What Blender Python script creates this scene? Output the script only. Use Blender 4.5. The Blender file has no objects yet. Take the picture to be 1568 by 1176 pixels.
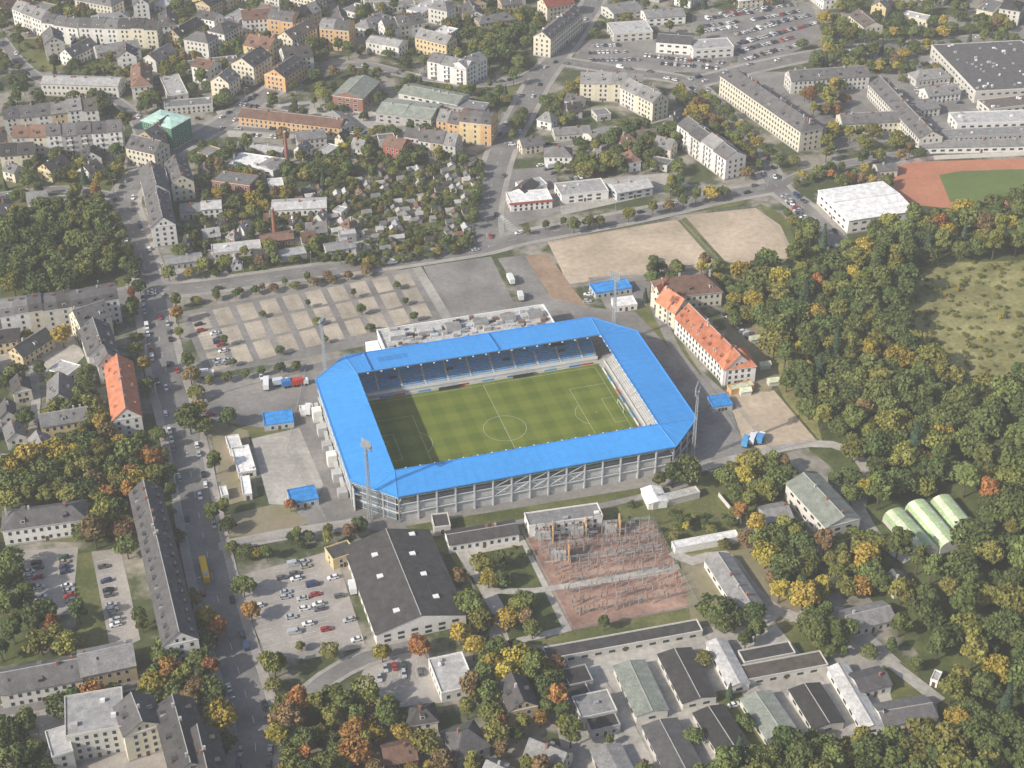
import bpy, math, random
import numpy as np
from mathutils import Vector, Matrix
random.seed(11); rng=np.random.default_rng(11)
R=random.random
def U(a,b): return a+(b-a)*R()
scene=bpy.context.scene
COL=scene.collection
# ---------------- image pixels -> ground metres, back-projected through the estimated camera ----------------
F=2350.;H=380.;TH=math.radians(34);SN,CS=math.sin(TH),math.cos(TH)
def g(x,y,z=0.):
    X=(x-784)/F; v=(y-588)/F; t=(H-z)/(SN+v*CS)
    return (t*X,t*(CS-v*SN))
def bil(c,s,t):
    a=[c[0][i]*(1-s)+c[1][i]*s for i in (0,1)]; b=[c[3][i]*(1-s)+c[2][i]*s for i in (0,1)]
    return (a[0]*(1-t)+b[0]*t,a[1]*(1-t)+b[1]*t)
# ---------------- materials ----------------
MATS={}
def M(name,c,rough=.85,var=.15,sc=.25,spec=.2,metal=0.,rand=0.,c2=None,fine=3.,lo=.35,hi=.65):
    if name in MATS: return MATS[name]
    m=bpy.data.materials.new(name); m.use_nodes=True; nt=m.node_tree; N=nt.nodes; L=nt.links
    b=N['Principled BSDF']; b.inputs['Roughness'].default_value=rough
    b.inputs['Specular IOR Level'].default_value=spec; b.inputs['Metallic'].default_value=metal
    tc=N.new('ShaderNodeTexCoord')
    n1=N.new('ShaderNodeTexNoise'); n1.inputs['Scale'].default_value=sc; n1.inputs['Detail'].default_value=5; n1.inputs['Roughness'].default_value=.6
    n2=N.new('ShaderNodeTexNoise'); n2.inputs['Scale'].default_value=fine; n2.inputs['Detail'].default_value=2
    L.new(tc.outputs['Object'],n1.inputs['Vector']); L.new(tc.outputs['Object'],n2.inputs['Vector'])
    mr=N.new('ShaderNodeMapRange'); mr.inputs[1].default_value=lo; mr.inputs[2].default_value=hi
    L.new(n1.outputs['Fac'],mr.inputs[0])
    mx=N.new('ShaderNodeMix'); mx.data_type='RGBA'
    A=[min(1,v*(1-var)) for v in c]; Bc=[min(1,v*(1+var)) for v in c] if c2 is None else c2
    mx.inputs[6].default_value=(*A,1); mx.inputs[7].default_value=(*Bc,1)
    L.new(mr.outputs[0],mx.inputs[0])
    hs=N.new('ShaderNodeHueSaturation')
    ma=N.new('ShaderNodeMapRange'); ma.inputs[1].default_value=.3; ma.inputs[2].default_value=.7; ma.inputs[3].default_value=1-var*.8; ma.inputs[4].default_value=1+var*.8
    L.new(n2.outputs['Fac'],ma.inputs[0])
    last=ma.outputs[0]
    if rand>0:
        oi=N.new('ShaderNodeObjectInfo'); mm=N.new('ShaderNodeMapRange'); mm.inputs[3].default_value=1-rand; mm.inputs[4].default_value=1+rand
        L.new(oi.outputs['Random'],mm.inputs[0]); mu=N.new('ShaderNodeMath'); mu.operation='MULTIPLY'
        L.new(mm.outputs[0],mu.inputs[0]); L.new(last,mu.inputs[1]); last=mu.outputs[0]
    L.new(last,hs.inputs['Value']); L.new(mx.outputs[2],hs.inputs['Color']); L.new(hs.outputs[0],b.inputs['Base Color'])
    MATS[name]=m; return m
WALL={k:M('wall_'+k,c,.9,.07,.4,rand=.08,fine=1.2) for k,c in dict(white=(.74,.72,.68),cream=(.66,.60,.47),yellow=(.62,.49,.27),orange=(.60,.37,.18),brick=(.27,.14,.10),grey=(.38,.37,.36),pale=(.57,.55,.5),ochre=(.47,.37,.23),green=(.06,.22,.14),red=(.40,.11,.08),brown=(.2,.14,.11),steel=(.45,.48,.5)).items()}
ROOF={k:M('roof_'+k,c,.8,.2,.35,rand=.22,fine=1.5) for k,c in dict(slate=(.125,.12,.12),dark=(.07,.066,.064),grey=(.22,.215,.21),light=(.42,.41,.40),white=(.74,.73,.71),red=(.30,.10,.07),orange=(.48,.18,.10),brown=(.13,.11,.095),tile=(.19,.115,.085),mint=(.42,.6,.52),gg=(.25,.27,.23),pv=(.60,.64,.46),pg=(.36,.47,.26),blue=(.05,.29,.68)).items()}
glass=M('window_glass',(.035,.045,.055),.12,.3,.8,spec=.6)
frame=M('window_frame',(.68,.67,.64),.6,.04)
concrete=M('concrete',(.42,.41,.385),.9,.12,.3)
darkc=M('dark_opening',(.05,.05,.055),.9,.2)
steel=M('galvanised_steel',(.38,.40,.41),.5,.1,spec=.4,metal=.2)
dsteel=M('weathered_steel',(.22,.22,.21),.6,.15)
whitep=M('white_paint',(.78,.78,.76),.6,.05)
fpaint=M('facade_grey_paint',(.55,.57,.58),.6,.06)
brickm=M('chimney_brick',(.3,.13,.09),.9,.2,1.)
asph=M('asphalt',(.185,.175,.165),.9,.12,.06,c2=(.25,.24,.225),fine=.6)
asph2=M('asphalt_yard',(.20,.19,.178),.9,.15,.04,c2=(.30,.28,.26),fine=.5)
pave=M('paving',(.33,.30,.27),.9,.12,.08,c2=(.42,.385,.345),fine=.8)
grass=M('grass',(.095,.12,.035),.95,.25,.05,c2=(.18,.18,.07),fine=.7)
grassd=M('grass_dark',(.065,.09,.028),.95,.25,.08,c2=(.125,.145,.05),fine=.8)
dry=M('dry_grass',(.20,.20,.07),.95,.25,.06,c2=(.34,.31,.14),fine=.5)
sand=M('sand',(.46,.37,.27),.95,.16,.03,c2=(.58,.47,.35),fine=.35)
sandg=M('sandy_soil',(.34,.28,.20),.95,.15,.05,c2=(.23,.215,.12),fine=.4)
gravel=M('gravel',(.36,.335,.30),.95,.17,.05,c2=(.48,.45,.40),fine=.5)
redg=M('red_gravel',(.31,.19,.145),.95,.2,.06,c2=(.45,.29,.22),fine=.5)
clay=M('running_track_clay',(.46,.20,.12),.95,.08,.05,fine=.4)
soilr=M('reddish_soil',(.33,.22,.15),.95,.15,.06,c2=(.40,.29,.2),fine=.4)
paver=M('grass_paver',(.35,.30,.23),.95,.16,.07,c2=(.49,.42,.33),fine=.9)
mark=M('road_marking',(.65,.65,.62),.7,.12,.8)
townm=M('town_ground',(.10,.12,.05),.95,.25,.035,c2=(.29,.265,.22),fine=.25,lo=.46,hi=.56)
# ---------------- mesh builder ----------------
class MB:
    def __init__(s): s.v=[];s.f=[];s.m=[];s.mats=[]
    def mi(s,mat):
        if mat not in s.mats: s.mats.append(mat)
        return s.mats.index(mat)
    def face(s,pts,mat):
        n=len(s.v); s.v.extend(pts); s.f.append(tuple(range(n,n+len(pts)))); s.m.append(s.mi(mat))
    def hexa(s,p,mat,top=None):
        n=len(s.v); s.v.extend(p)
        for k,q in enumerate(((0,3,2,1),(4,5,6,7),(0,1,5,4),(1,2,6,5),(2,3,7,6),(3,0,4,7))):
            s.f.append(tuple(n+i for i in q)); s.m.append(s.mi(top if (top and k==1) else mat))
    def box(s,x0,x1,y0,y1,z0,z1,mat,top=None):
        s.hexa([(x0,y0,z0),(x1,y0,z0),(x1,y1,z0),(x0,y1,z0),(x0,y0,z1),(x1,y0,z1),(x1,y1,z1),(x0,y1,z1)],mat,top)
    def beam(s,a,b,r,mat):
        a=Vector(a);b=Vector(b);d=(b-a).normalized(); up=Vector((0,0,1)) if abs(d.z)<.95 else Vector((1,0,0))
        x=d.cross(up).normalized()*r; y=d.cross(x).normalized()*r
        s.hexa([tuple(a-x-y),tuple(a+x-y),tuple(a+x+y),tuple(a-x+y),tuple(b-x-y),tuple(b+x-y),tuple(b+x+y),tuple(b-x+y)],mat)
    def cyl(s,x,y,z0,z1,r0,r1,n,mat,axis='z'):
        def P(a,r,z):
            c,d=math.cos(a)*r,math.sin(a)*r
            return (x+c,y+d,z) if axis=='z' else (x+c,z,y+d)
        b=[P(2*math.pi*i/n,r0,z0) for i in range(n)]; t=[P(2*math.pi*i/n,r1,z1) for i in range(n)]
        k=len(s.v); s.v.extend(b+t)
        for i in range(n):
            j=(i+1)%n; s.f.append((k+i,k+j,k+n+j,k+n+i)); s.m.append(s.mi(mat))
        s.f.append(tuple(k+n+i for i in range(n))); s.m.append(s.mi(mat))
        s.f.append(tuple(k+i for i in range(n))); s.m.append(s.mi(mat))
    def mesh(s,name):
        me=bpy.data.meshes.new(name); me.from_pydata(s.v,[],s.f)
        for m in s.mats: me.materials.append(m)
        me.polygons.foreach_set('material_index',s.m); me.update(); return me
    def build(s,name,parent=None,loc=None,rot=0):
        if not s.f: return None
        o=bpy.data.objects.new(name,s.mesh(name)); COL.objects.link(o)
        if parent: o.parent=parent
        if loc: o.location=loc
        if rot: o.rotation_euler=(0,0,rot)
        return o
def empty(name,loc,rot=0):
    o=bpy.data.objects.new(name,None); o.location=loc; o.rotation_euler=(0,0,rot); o.empty_display_size=.1; COL.objects.link(o); return o
# ---------------- occupancy ----------------
GX0,GY0,GS=-700.,200.,1.5
NX,NY=940,900
occB=np.zeros((NX,NY),bool); occR=np.zeros((NX,NY),bool)
def fillpoly(A,pts):
    xs=[p[0] for p in pts]; ys=[p[1] for p in pts]
    i0=max(0,int((min(xs)-GX0)/GS)); i1=min(NX,int((max(xs)-GX0)/GS)+2); j0=max(0,int((min(ys)-GY0)/GS)); j1=min(NY,int((max(ys)-GY0)/GS)+2)
    if i1<=i0 or j1<=j0: return
    X=(GX0+(np.arange(i0,i1)+.5)*GS)[:,None]; Y=(GY0+(np.arange(j0,j1)+.5)*GS)[None,:]
    ins=np.zeros((i1-i0,j1-j0),bool); n=len(pts)
    for k in range(n):
        x1,y1=pts[k];x2,y2=pts[(k+1)%n]
        if y1==y2: continue
        c=((y1>Y)!=(y2>Y))&(X<(x2-x1)*(Y-y1)/(y2-y1)+x1); ins^=c
    A[i0:i1,j0:j1]|=ins
def hit(A,x,y):
    i=int((x-GX0)/GS); j=int((y-GY0)/GS)
    return 0<=i<NX and 0<=j<NY and A[i,j]
def inpoly(p,pts):
    x,y=p; ins=False; n=len(pts)
    for k in range(n):
        x1,y1=pts[k];x2,y2=pts[(k+1)%n]
        if (y1>y)!=(y2>y) and x<(x2-x1)*(y-y1)/(y2-y1)+x1: ins=not ins
    return ins
# ---------------- ground parcels & roads ----------------
zp=[.010]
def P(name,mat,px,block=True,world=False):
    pts=px if world else [g(*p) for p in px]
    zp[0]+=.0022; z=zp[0]
    mb=MB(); mb.face([(x,y,z) for x,y in pts],mat); mb.build(name)
    if block: fillpoly(occR,pts)
    return z
def smooth(pts,step=6.):
    out=[]; n=len(pts)
    for i in range(n-1):
        p0=pts[max(0,i-1)];p1=pts[i];p2=pts[i+1];p3=pts[min(n-1,i+2)]
        k=max(2,int(math.dist(p1,p2)/step))
        for j in range(k):
            t=j/k
            out.append(tuple(.5*((2*p1[a])+(-p0[a]+p2[a])*t+(2*p0[a]-5*p1[a]+4*p2[a]-p3[a])*t*t+(-p0[a]+3*p1[a]-3*p2[a]+p3[a])*t**3) for a in (0,1)))
    out.append(pts[-1]); return out
def offs(pts,d):
    o=[]
    for i,p in enumerate(pts):
        a=pts[max(0,i-1)];b=pts[min(len(pts)-1,i+1)]; dx,dy=b[0]-a[0],b[1]-a[1]; l=math.hypot(dx,dy) or 1
        o.append((p[0]-dy/l*d,p[1]+dx/l*d))
    return o
def strip(mb,pts,d0,d1,z,mat):
    A=offs(pts,d0);Bq=offs(pts,d1)
    for i in range(len(pts)-1):
        mb.face([(*A[i],z),(*A[i+1],z),(*Bq[i+1],z),(*Bq[i],z)],mat)
zr=[.235];zv=[.190]; ROADS=[]
def road(px,w,pv=2.,dash=True,mat=asph,name='road',edge=False):
    pts=smooth([g(*p) for p in px]); ROADS.append((pts,w))
    zr[0]+=.003
    if pv>0:
        zv[0]+=.002; mb=MB(); strip(mb,pts,-w/2-pv,w/2+pv,zv[0],pave); mb.build('pavement')
        mb=MB()
        for sgn in (-1,1):
            strip(mb,pts,sgn*w/2,sgn*(w/2+.25),zv[0]+.001,concrete)
        mb.build('kerb')
    mb=MB(); strip(mb,pts,-w/2,w/2,zr[0],mat); mb.build(name)
    A=offs(pts,-w/2-pv);Bq=offs(pts,w/2+pv)
    for i in range(len(pts)-1): fillpoly(occR,[A[i],A[i+1],Bq[i+1],Bq[i]])
    if dash:
        mb=MB()
        for i in range(len(pts)-1):
            if i%2==0:
                seg=[pts[i],tuple(pts[i][a]*.4+pts[i+1][a]*.6 for a in (0,1))]
                strip(mb,seg,-.09,.09,.322,mark)
        mb.build('lane_marking')
    return pts
gm=MB(); gm.face([(-9000,-6000,0),(9000,-6000,0),(9000,14000,0),(-9000,14000,0)],townm); gm.build('ground')
P('lawn',grassd,[(1080,395),(1215,330),(1300,380),(1380,330),(1800,280),(2100,500),(2200,1300),(1400,1300),(1300,1150),(1420,1100),(1440,1040),(1300,880),(1320,750),(1240,690),(1150,520)],False)
P('meadow',dry,[(1385,420),(1430,403),(1700,395),(1740,590),(1560,590),(1470,600),(1400,545)])
P('lawn',grass,[(0,60),(60,110),(190,100),(300,120),(330,60),(200,60)],False)
P('lawn',grass,[(720,135),(800,130),(790,165),(740,160)],False)
P('lawn',grass,[(700,70),(740,60),(760,120),(700,110)],False)
P('lawn',grass,[(240,5),(410,0),(400,40),(260,45)],False)
P('garden_plots',grass,[(420,300),(600,262),(640,240),(742,245),(722,370),(640,385),(560,398),(500,385),(430,330)],False)
P('lawn',grassd,[(280,380),(480,300),(500,385),(430,405),(300,430),(250,430)],False)
P('lawn',grass,[(0,700),(110,690),(260,690),(290,830),(0,830)],False)
P('lawn',grass,[(110,850),(140,845),(170,990),(120,995)],False)
P('lawn',grassd,[(0,930),(60,925),(60,1010),(0,1020)],False)
P('lawn',grassd,[(235,760),(285,800),(330,1000),(290,1010),(250,900)],False)
P('lawn',grass,[(200,250),(190,450),(0,480),(0,250)],False)
P('lawn',grass,[(330,600),(440,585),(460,655),(380,672),(330,700)],False)
P('lawn',grass,[(345,840),(520,812),(500,790),(440,775),(340,800)],False)
P('lawn',grass,[(590,812),(1010,745),(1200,700),(1230,780),(1130,800),(1140,860),(1060,880),(1065,960),(880,985),(760,990),(690,850)],False)
P('lawn',grass,[(860,340),(1130,290),(1160,300),(1130,315),(880,355)],False)
P('lawn',dry,[(1150,500),(1120,420),(1150,400),(1230,560),(1260,680),(1200,610)],False)
P('sports_field',clay,[(1352,258),(1400,248),(1640,240),(1660,320),(1440,318),(1385,312)])
P('sports_field',M('field_green',(.13,.18,.055),.95,.12,.05),[(1438,268),(1470,262),(1660,256),(1670,300),(1455,309)])
P('sand_lot',sand,[(838,370),(1040,335),(1100,398),(1100,405),(868,436),(858,410)])
P('sand_lot',sand,[(1048,330),(1160,318),(1195,345),(1215,388),(1200,402),(1112,402)])
P('footpath',grass,[(1038,338),(1050,333),(1108,400),(1098,406)])
P('lawn',grass,[(1165,312),(1200,330),(1225,385),(1215,388),(1195,345),(1155,317)])
P('reddish_path',soilr,[(803,392),(838,388),(880,445),(905,478),(868,488),(840,450)])
P('asphalt_lane',asph2,[(762,396),(803,390),(842,455),(850,490),(800,480),(790,440)])
P('stadium_forecourt',asph2,[(285,585),(470,560),(575,535),(600,490),(840,455),(900,470),(985,480),(1060,555),(1110,600),(1145,700),(1020,742),(620,815),(500,808),(450,800),(480,720),(450,650),(400,655),(300,640)])
P('lawn',grass,[(620,806),(1000,744),(1012,752),(830,800),(700,815),(640,822)])
P('lawn',grass,[(960,465),(1000,462),(1040,520),(1075,575),(1050,560),(985,490)])
P('sand_lot',sand,[(1112,604),(1185,598),(1250,674),(1180,692),(1140,680)])
P('sand_lot',sandg,[(345,790),(430,770),(475,800),(440,815),(350,822)])
P('gravel_lot',gravel,[(385,672),(458,655),(495,742),(480,775),(412,772)])
P('gravel_lot',sandg,[(320,640),(380,660),(395,760),(345,775),(330,700)])
P('car_park',asph2,[(276,478),(634,410),(684,488),(560,530),(316,575)])
P('car_park_surface',asph2,[(648,408),(752,393),(786,462),(686,487)])
P('footpath',gravel,[(632,411),(645,408),(692,486),(678,490)])
P('red_gravel_ground',redg,[(800,816),(1000,798),(1068,928),(876,966)])
P('supermarket_car_park',pave,[(358,884),(512,842),(560,990),(470,1010),(408,1006)])
P('car_park_surface',pave,[(565,1010),(650,1000),(685,1075),(600,1085),(540,1060)])
P('car_park_surface',pave,[(20,845),(120,838),(110,940),(60,945)])
P('car_park_surface',pave,[(140,845),(185,840),(215,980),(170,1000)])
P('yard',gravel,[(700,840),(800,820),(876,966),(780,990)],False)
P('lawn',grassd,[(720,850),(800,835),(860,960),(780,980),(755,900)],False)
P('garage_yard',gravel,[(830,1000),(1070,950),(1180,930),(1290,930),(1430,1060),(1440,1110),(1220,1180),(870,1200)],False)
for q in ([(1025,1010),(1040,1006),(1080,1080),(1062,1085)],[(1090,1060),(1130,1052),(1190,1150),(1150,1165)],[(1180,955),(1290,945),(1300,1000),(1220,1005)],[(1350,1020),(1400,1010),(1420,1080),(1370,1085)]): P('lawn',grass,q,False)
P('yard',sandg,[(1040,850),(1160,840),(1230,930),(1200,960),(1060,960)],False)
P('yard',gravel,[(1210,725),(1330,735),(1320,850),(1260,830)],False)
P('yard',asph2,[(1380,80),(1568,60),(1700,60),(1700,230),(1420,215),(1330,130)],False)
P('car_dealer_yard',asph2,[(1060,22),(1240,5),(1262,58),(1180,96),(1130,100),(1128,78),(1060,50)])
P('car_dealer_yard',asph2,[(890,62),(1005,52),(1130,86),(1100,112),(880,108)])
P('barracks_yard',asph2,[(1140,110),(1330,110),(1400,210),(1260,235)],False)
P('petrol_station_forecourt',asph2,[(775,260),(850,255),(860,325),(775,350),(765,300)])
P('yard',gravel,[(850,280),(1020,265),(1060,285),(860,330)])
P('yard',gravel,[(250,392),(340,380),(350,420),(260,440)],False)
P('yard',gravel,[(340,355),(560,330),(570,392),(520,395),(500,370),(350,378)],False)
P('yard',gravel,[(0,525),(110,510),(130,545),(100,575),(0,570)],False)
P('yard',gravel,[(330,170),(520,150),(720,150),(740,190),(520,215),(350,210)],False)
P('yard',pave,[(60,1090),(300,1080),(330,1200),(60,1200)],False)
P('yard',asph2,[(900,425),(1000,420),(990,470),(930,475)],False)
P('yard',sandg,[(1110,480),(1150,490),(1190,570),(1180,600),(1120,600)],False)
# roads
R1=road([(378,1240),(392,1130),(372,1050),(345,960),(322,870),(303,780),(287,700),(268,620),(252,560),(241,500),(232,445),(214,385),(196,335),(190,305),(215,270),(262,232),(330,195),(400,150),(460,110)],12,3.5)
R2=road([(120,470),(180,455),(232,445),(300,441),(480,416),(600,401),(700,386),(748,378),(800,364),(900,345),(1000,325),(1100,302),(1190,286)],11,3)
R3=road([(748,380),(744,330),(756,270),(772,222),(795,180),(822,130),(850,90),(880,50),(910,0),(925,-40)],13,3)
R4=road([(1290,400),(1275,365),(1232,320),(1190,286),(1155,228),(1100,168),(1050,125),(960,110),(850,92)],10,3)
R5=road([(1060,128),(1180,98),(1290,78),(1400,70),(1568,52),(1750,30)],12,3)
road([(1190,286),(1235,265),(1300,250),(1420,232),(1600,225)],6,1,False)
road([(772,225),(860,222),(940,200),(1050,170)],6,1.5,False)
road([(845,95),(770,128),(640,118),(560,100),(470,108)],7,1.5,False)
road([(330,195),(520,205),(640,195),(745,205)],5,1,False)
road([(0,60),(60,120),(170,150),(215,200),(200,260)],6,1.5,False)
road([(190,305),(100,290),(0,300)],6,1.5,False)
road([(395,1095),(450,1078),(500,1040),(560,1008),(650,985)],6,1.5,False)
road([(335,838),(430,820),(520,806),(560,800)],5,1,False,pave)
road([(292,700),(300,640),(330,600),(470,562)],6,0,False,asph2)
road([(0,700),(40,690),(55,620),(50,560)],4,0,False,gravel)
road([(232,445),(165,470),(60,500),(0,512)],6,1,False)
road([(0,1090),(90,1075),(230,1040),(290,1030)],5,1,False)
road([(700,835),(730,880),(748,905),(770,950),(760,985),(900,1015),(1080,975)],4.5,0,False,gravel)
road([(748,905),(820,905),(960,882),(1040,868)],3,0,False,gravel)
road([(1030,845),(1060,860),(1110,850),(1150,900),(1190,935),(1260,960),(1340,1000),(1440,1075)],5,0,False,gravel)
road([(1190,935),(1150,970),(1110,985),(1000,1000),(870,1030)],5,0,False,gravel)
road([(1060,720),(1140,700),(1240,680),(1300,690),(1330,730),(1310,760),(1340,820),(1390,860)],5,0,False,gravel)
road([(640,820),(800,800),(1010,755),(1060,735)],3.5,0,False,asph2)
road([(990,990),(1060,1090),(1100,1176)],4.5,0,False,gravel)
road([(1100,985),(1180,1090),(1230,1150)],4.5,0,False,gravel)
road([(1180,960),(1280,1080),(1320,1140)],4.5,0,False,gravel)
road([(900,1020),(960,1110),(1000,1190)],4.5,0,False,gravel)
road([(1000,465),(1040,545),(1085,600),(1120,660)],5,0,False,asph2)
mb=MB()
for i in range(9):
    a=g(762+i*2,330+i*3); mb.face([(a[0],a[1],.327),(a[0]+.8,a[1]+.2,.327),(a[0]+3.8+i*.5,a[1]-2,.327),(a[0]+3+i*.5,a[1]-2.2,.327)],mark)
for k in range(8):
    a=g(700+k*.1,376); a=(a[0],a[1]+k*1.2-4); mb.face([(a[0],a[1],.327),(a[0]+3,a[1]+.5,.327),(a[0]+3,a[1]+1.1,.327),(a[0],a[1]+.6,.327)],mark)
mb.build('zebra_crossing')
# ---------------- buildings ----------------
def winrow(mb,p0,d,n,L,h,st,sp=2.9,ww=1.2,wh=1.55,m0=1.):
    k=int((L-2*m0+.8)/sp)
    if k<1: return
    s0=(L-(k-1)*sp)/2; sh=h/st
    for j in range(st):
        z=j*sh+(sh-wh)*.55
        for i in range(k):
            c=s0+i*sp
            for (e,o,mt) in ((.16,.02,frame),(0,.05,glass)):
                a=c-ww/2-e; b=c+ww/2+e
                q=[(p0[0]+d[0]*t+n[0]*o,p0[1]+d[1]*t+n[1]*o) for t in (a,b)]
                mb.face([(*q[0],z-e),(*q[1],z-e),(*q[1],z+wh+e),(*q[0],z+wh+e)],mt)
def B(x1,y1,x2,y2,w,h,rh=4,roof='gable',wall='cream',rc='slate',name='house',st=None,dorm=0,chim=1,win=1,balc=0,world=None,gap=.03,trim=1,noswap=0):
    if world: a,b=world
    else: a=g(x1,y1,h); b=g(x2,y2,h)
    dx,dy=b[0]-a[0],b[1]-a[1]; L=math.hypot(dx,dy)-gap; ang=math.atan2(dy,dx); l=(-dy/(L+gap),dx/(L+gap))
    cx=(a[0]+b[0])/2+l[0]*w/2; cy=(a[1]+b[1])/2+l[1]*w/2; W=abs(w)
    X,Y=L/2,W/2
    co,si=math.cos(ang),math.sin(ang)
    fillpoly(occB,[(cx+co*u-si*v,cy+si*u+co*v) for u,v in ((-X-.8,-Y-.8),(X+.8,-Y-.8),(X+.8,Y+.8),(-X-.8,Y+.8))])
    root=empty(name,(cx,cy,0),ang)
    wm=WALL[wall]; rm=ROOF[rc]
    mw=MB()
    for q in (((-X,-Y),(X,-Y)),((X,-Y),(X,Y)),((X,Y),(-X,Y)),((-X,Y),(-X,-Y))):
        mw.face([(*q[0],0),(*q[1],0),(*q[1],h),(*q[0],h)],wm)
    if trim and h>5:
        mw.box(-X-.06*(1-noswap),X+.06*(1-noswap),-Y-.06,Y+.06,0,.8,concrete)
        mw.box(-X-.15*(1-noswap),X+.15*(1-noswap),-Y-.15,Y+.15,h-.35,h-.05,frame)
    mr=MB()
    swap=W>L*1.05 and roof in('gable','mansard','hip') and not noswap
    def T(p): return (p[1],p[0],p[2]) if swap else p
    X2,Y2=(Y,X) if swap else (X,Y)
    o=.45
    def zroof(y):
        if roof=='gable' or roof=='hip': return h+rh*(1-abs(y)/Y2)
        if roof=='mansard': 
            d=Y2-abs(y); return h+min(d/1.1,1)*rh*.68+max(0,d-1.1)/(Y2-1.1)*rh*.32
        return h
    if roof in('gable','mansard','barrel'):
        if roof=='gable': pr=[(-Y2-o,h-rh*o/Y2),(0,h+rh),(Y2+o,h-rh*o/Y2)]
        elif roof=='mansard': pr=[(-Y2-.1,h),(-Y2+1.1,h+rh*.68),(0,h+rh),(Y2-1.1,h+rh*.68),(Y2+.1,h)]
        else: pr=[(-Y2*math.cos(math.pi*i/10),h+rh*math.sin(math.pi*i/10)) for i in range(11)]
        ex=X2+(.25 if roof=='gable' and not noswap else 0.)
        for i in range(len(pr)-1):
            (ya,za),(yb,zb)=pr[i],pr[i+1]
            rmm=rm if roof!='barrel' or (i//2)%2 else ROOF['pg']
            mr.hexa([T(p) for p in [(-ex,ya,za-.02),(ex,ya,za-.02),(ex,yb,zb-.02),(-ex,yb,zb-.02),(-ex,ya,za+.2),(ex,ya,za+.2),(ex,yb,zb+.2),(-ex,yb,zb+.2)]],rmm)
        for sx in (-X2+.01,X2-.01):
            pts=[(sx,y,z) for y,z in pr]
            if roof=='gable': pts=[(sx,-Y2,h-.01),(sx,0,h+rh-.03),(sx,Y2,h-.01)]
            mw.face([T(p) for p in pts],wm)
        if roof=='gable' and L*W>160:
            mr.beam(T((-ex,0,h+rh+.2)),T((ex,0,h+rh+.2)),.14,concrete)
    elif roof=='hip':
        e=min(Y2*.9,X2*.8); z0=h-.1; q=[(-X2-o,-Y2-o,z0),(X2+o,-Y2-o,z0),(X2+o,Y2+o,z0),(-X2-o,Y2+o,z0)]; r0=(-X2+e,0,h+rh); r1=(X2-e,0,h+rh)
        for f in ([q[0],q[1],r1,r0],[q[1],q[2],r1],[q[2],q[3],r0,r1],[q[3],q[0],r0]): mr.face([T(p) for p in f],rm)
        mr.box(-X-o,X+o,-Y-o,Y+o,z0-.25,z0-.02,frame)
    else:
        mr.box(-X-.1,X+.1,-Y-.1,Y+.1,h-.3,h,wm if rc!='blue' else rm)
        mr.face([(-X+.3,-Y+.3,h+.02),(X-.3,-Y+.3,h+.02),(X-.3,Y-.3,h+.02),(-X+.3,Y-.3,h+.02)],rm)
        for (a0,a1,b0,b1) in ((-X-.1,X+.1,-Y-.1,-Y+.2),(-X-.1,X+.1,Y-.2,Y+.1),(-X-.1,-X+.2,-Y+.2,Y-.2),(X-.2,X+.1,-Y+.2,Y-.2)):
            mr.box(a0,a1,b0,b1,h+.001,h+.4,wm if rc!='blue' else rm)
        if L*W>120 and chim:
            for k in range(int(L*W/90)):
                u,v=U(-X+1.5,X-1.5),U(-Y+1.5,Y-1.5); s=U(.4,1.1); mr.box(u-s,u+s,v-s*.7,v+s*.7,h,h+U(.5,1.4),random.choice([concrete,steel,whitep]))
    mv=MB()
    if win:
        st=st or max(1,int(round((h-.5)/3.0)))
        big=win==2
        kw=dict(sp=5.,ww=2.4,wh=1.2) if big else {}
        hh=h-.5
        winrow(mv,(-X,-Y),(1,0),(0,-1),L,hh,st,**kw); winrow(mv,(X,Y),(-1,0),(0,1),L,hh,st,**kw)
        winrow(mv,(X,-Y),(0,1),(1,0),W,hh,st,**(kw or dict(sp=3.6))); winrow(mv,(-X,Y),(0,-1),(-1,0),W,hh,st,**(kw or dict(sp=3.6)))
        if roof=='gable' and rh>3.5 and not big:
            for sx in (-1,1):
                for yy in (-1.2,1.2):
                    mv.face([T((sx*(X2+.03),yy-.5,h+.6)),T((sx*(X2+.03),yy+.5,h+.6)),T((sx*(X2+.03),yy+.5,h+1.9)),T((sx*(X2+.03),yy-.5,h+1.9))],glass)
        mv.box(-.6,.6,-Y-.1,-Y-.02,0,2.2,M('door_wood',(.12,.07,.04),.6))
    if balc:
        k=int(L/6)
        for i in range(k):
            u=-X+(i+.5)*L/k
            for j in range(1,st):
                z=j*h/st; mw.box(u-1.4,u+1.4,-Y-1.3,-Y-.08,z,z+.15,concrete); mw.box(u-1.4,u+1.4,-Y-1.3,-Y-1.2,z+.15,z+1.05,whitep)
    if dorm and roof in('gable','mansard','hip'):
        k=max(1,int(2*X2/4.2*dorm))
        for sy in (-1,1):
            for i in range(k):
                u=-X2+(i+.5)*2*X2/k
                yf=sy*(Y2-(.35 if roof=='mansard' else Y2*.22)); yb=sy*(Y2*.35)
                z0=zroof(yf)-.2; z1=z0+1.7
                ya,yb2=min(yf,yb),max(yf,yb)
                A=[(u-.8,ya,z0),(u+.8,ya,z0),(u+.8,yb2,z0),(u-.8,yb2,z0),(u-.8,ya,z1),(u+.8,ya,z1),(u+.8,yb2,z1),(u-.8,yb2,z1)]
                if swap: A=[T(p) for p in A]
                mr.hexa(A,frame if R()<.25 else rm,rm)
                yg=yf+sy*.03
                mv.face([T((u-.55,yg,z0+.5)),T((u+.55,yg,z0+.5)),T((u+.55,yg,z0+1.5)),T((u-.55,yg,z0+1.5))],glass)
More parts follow.
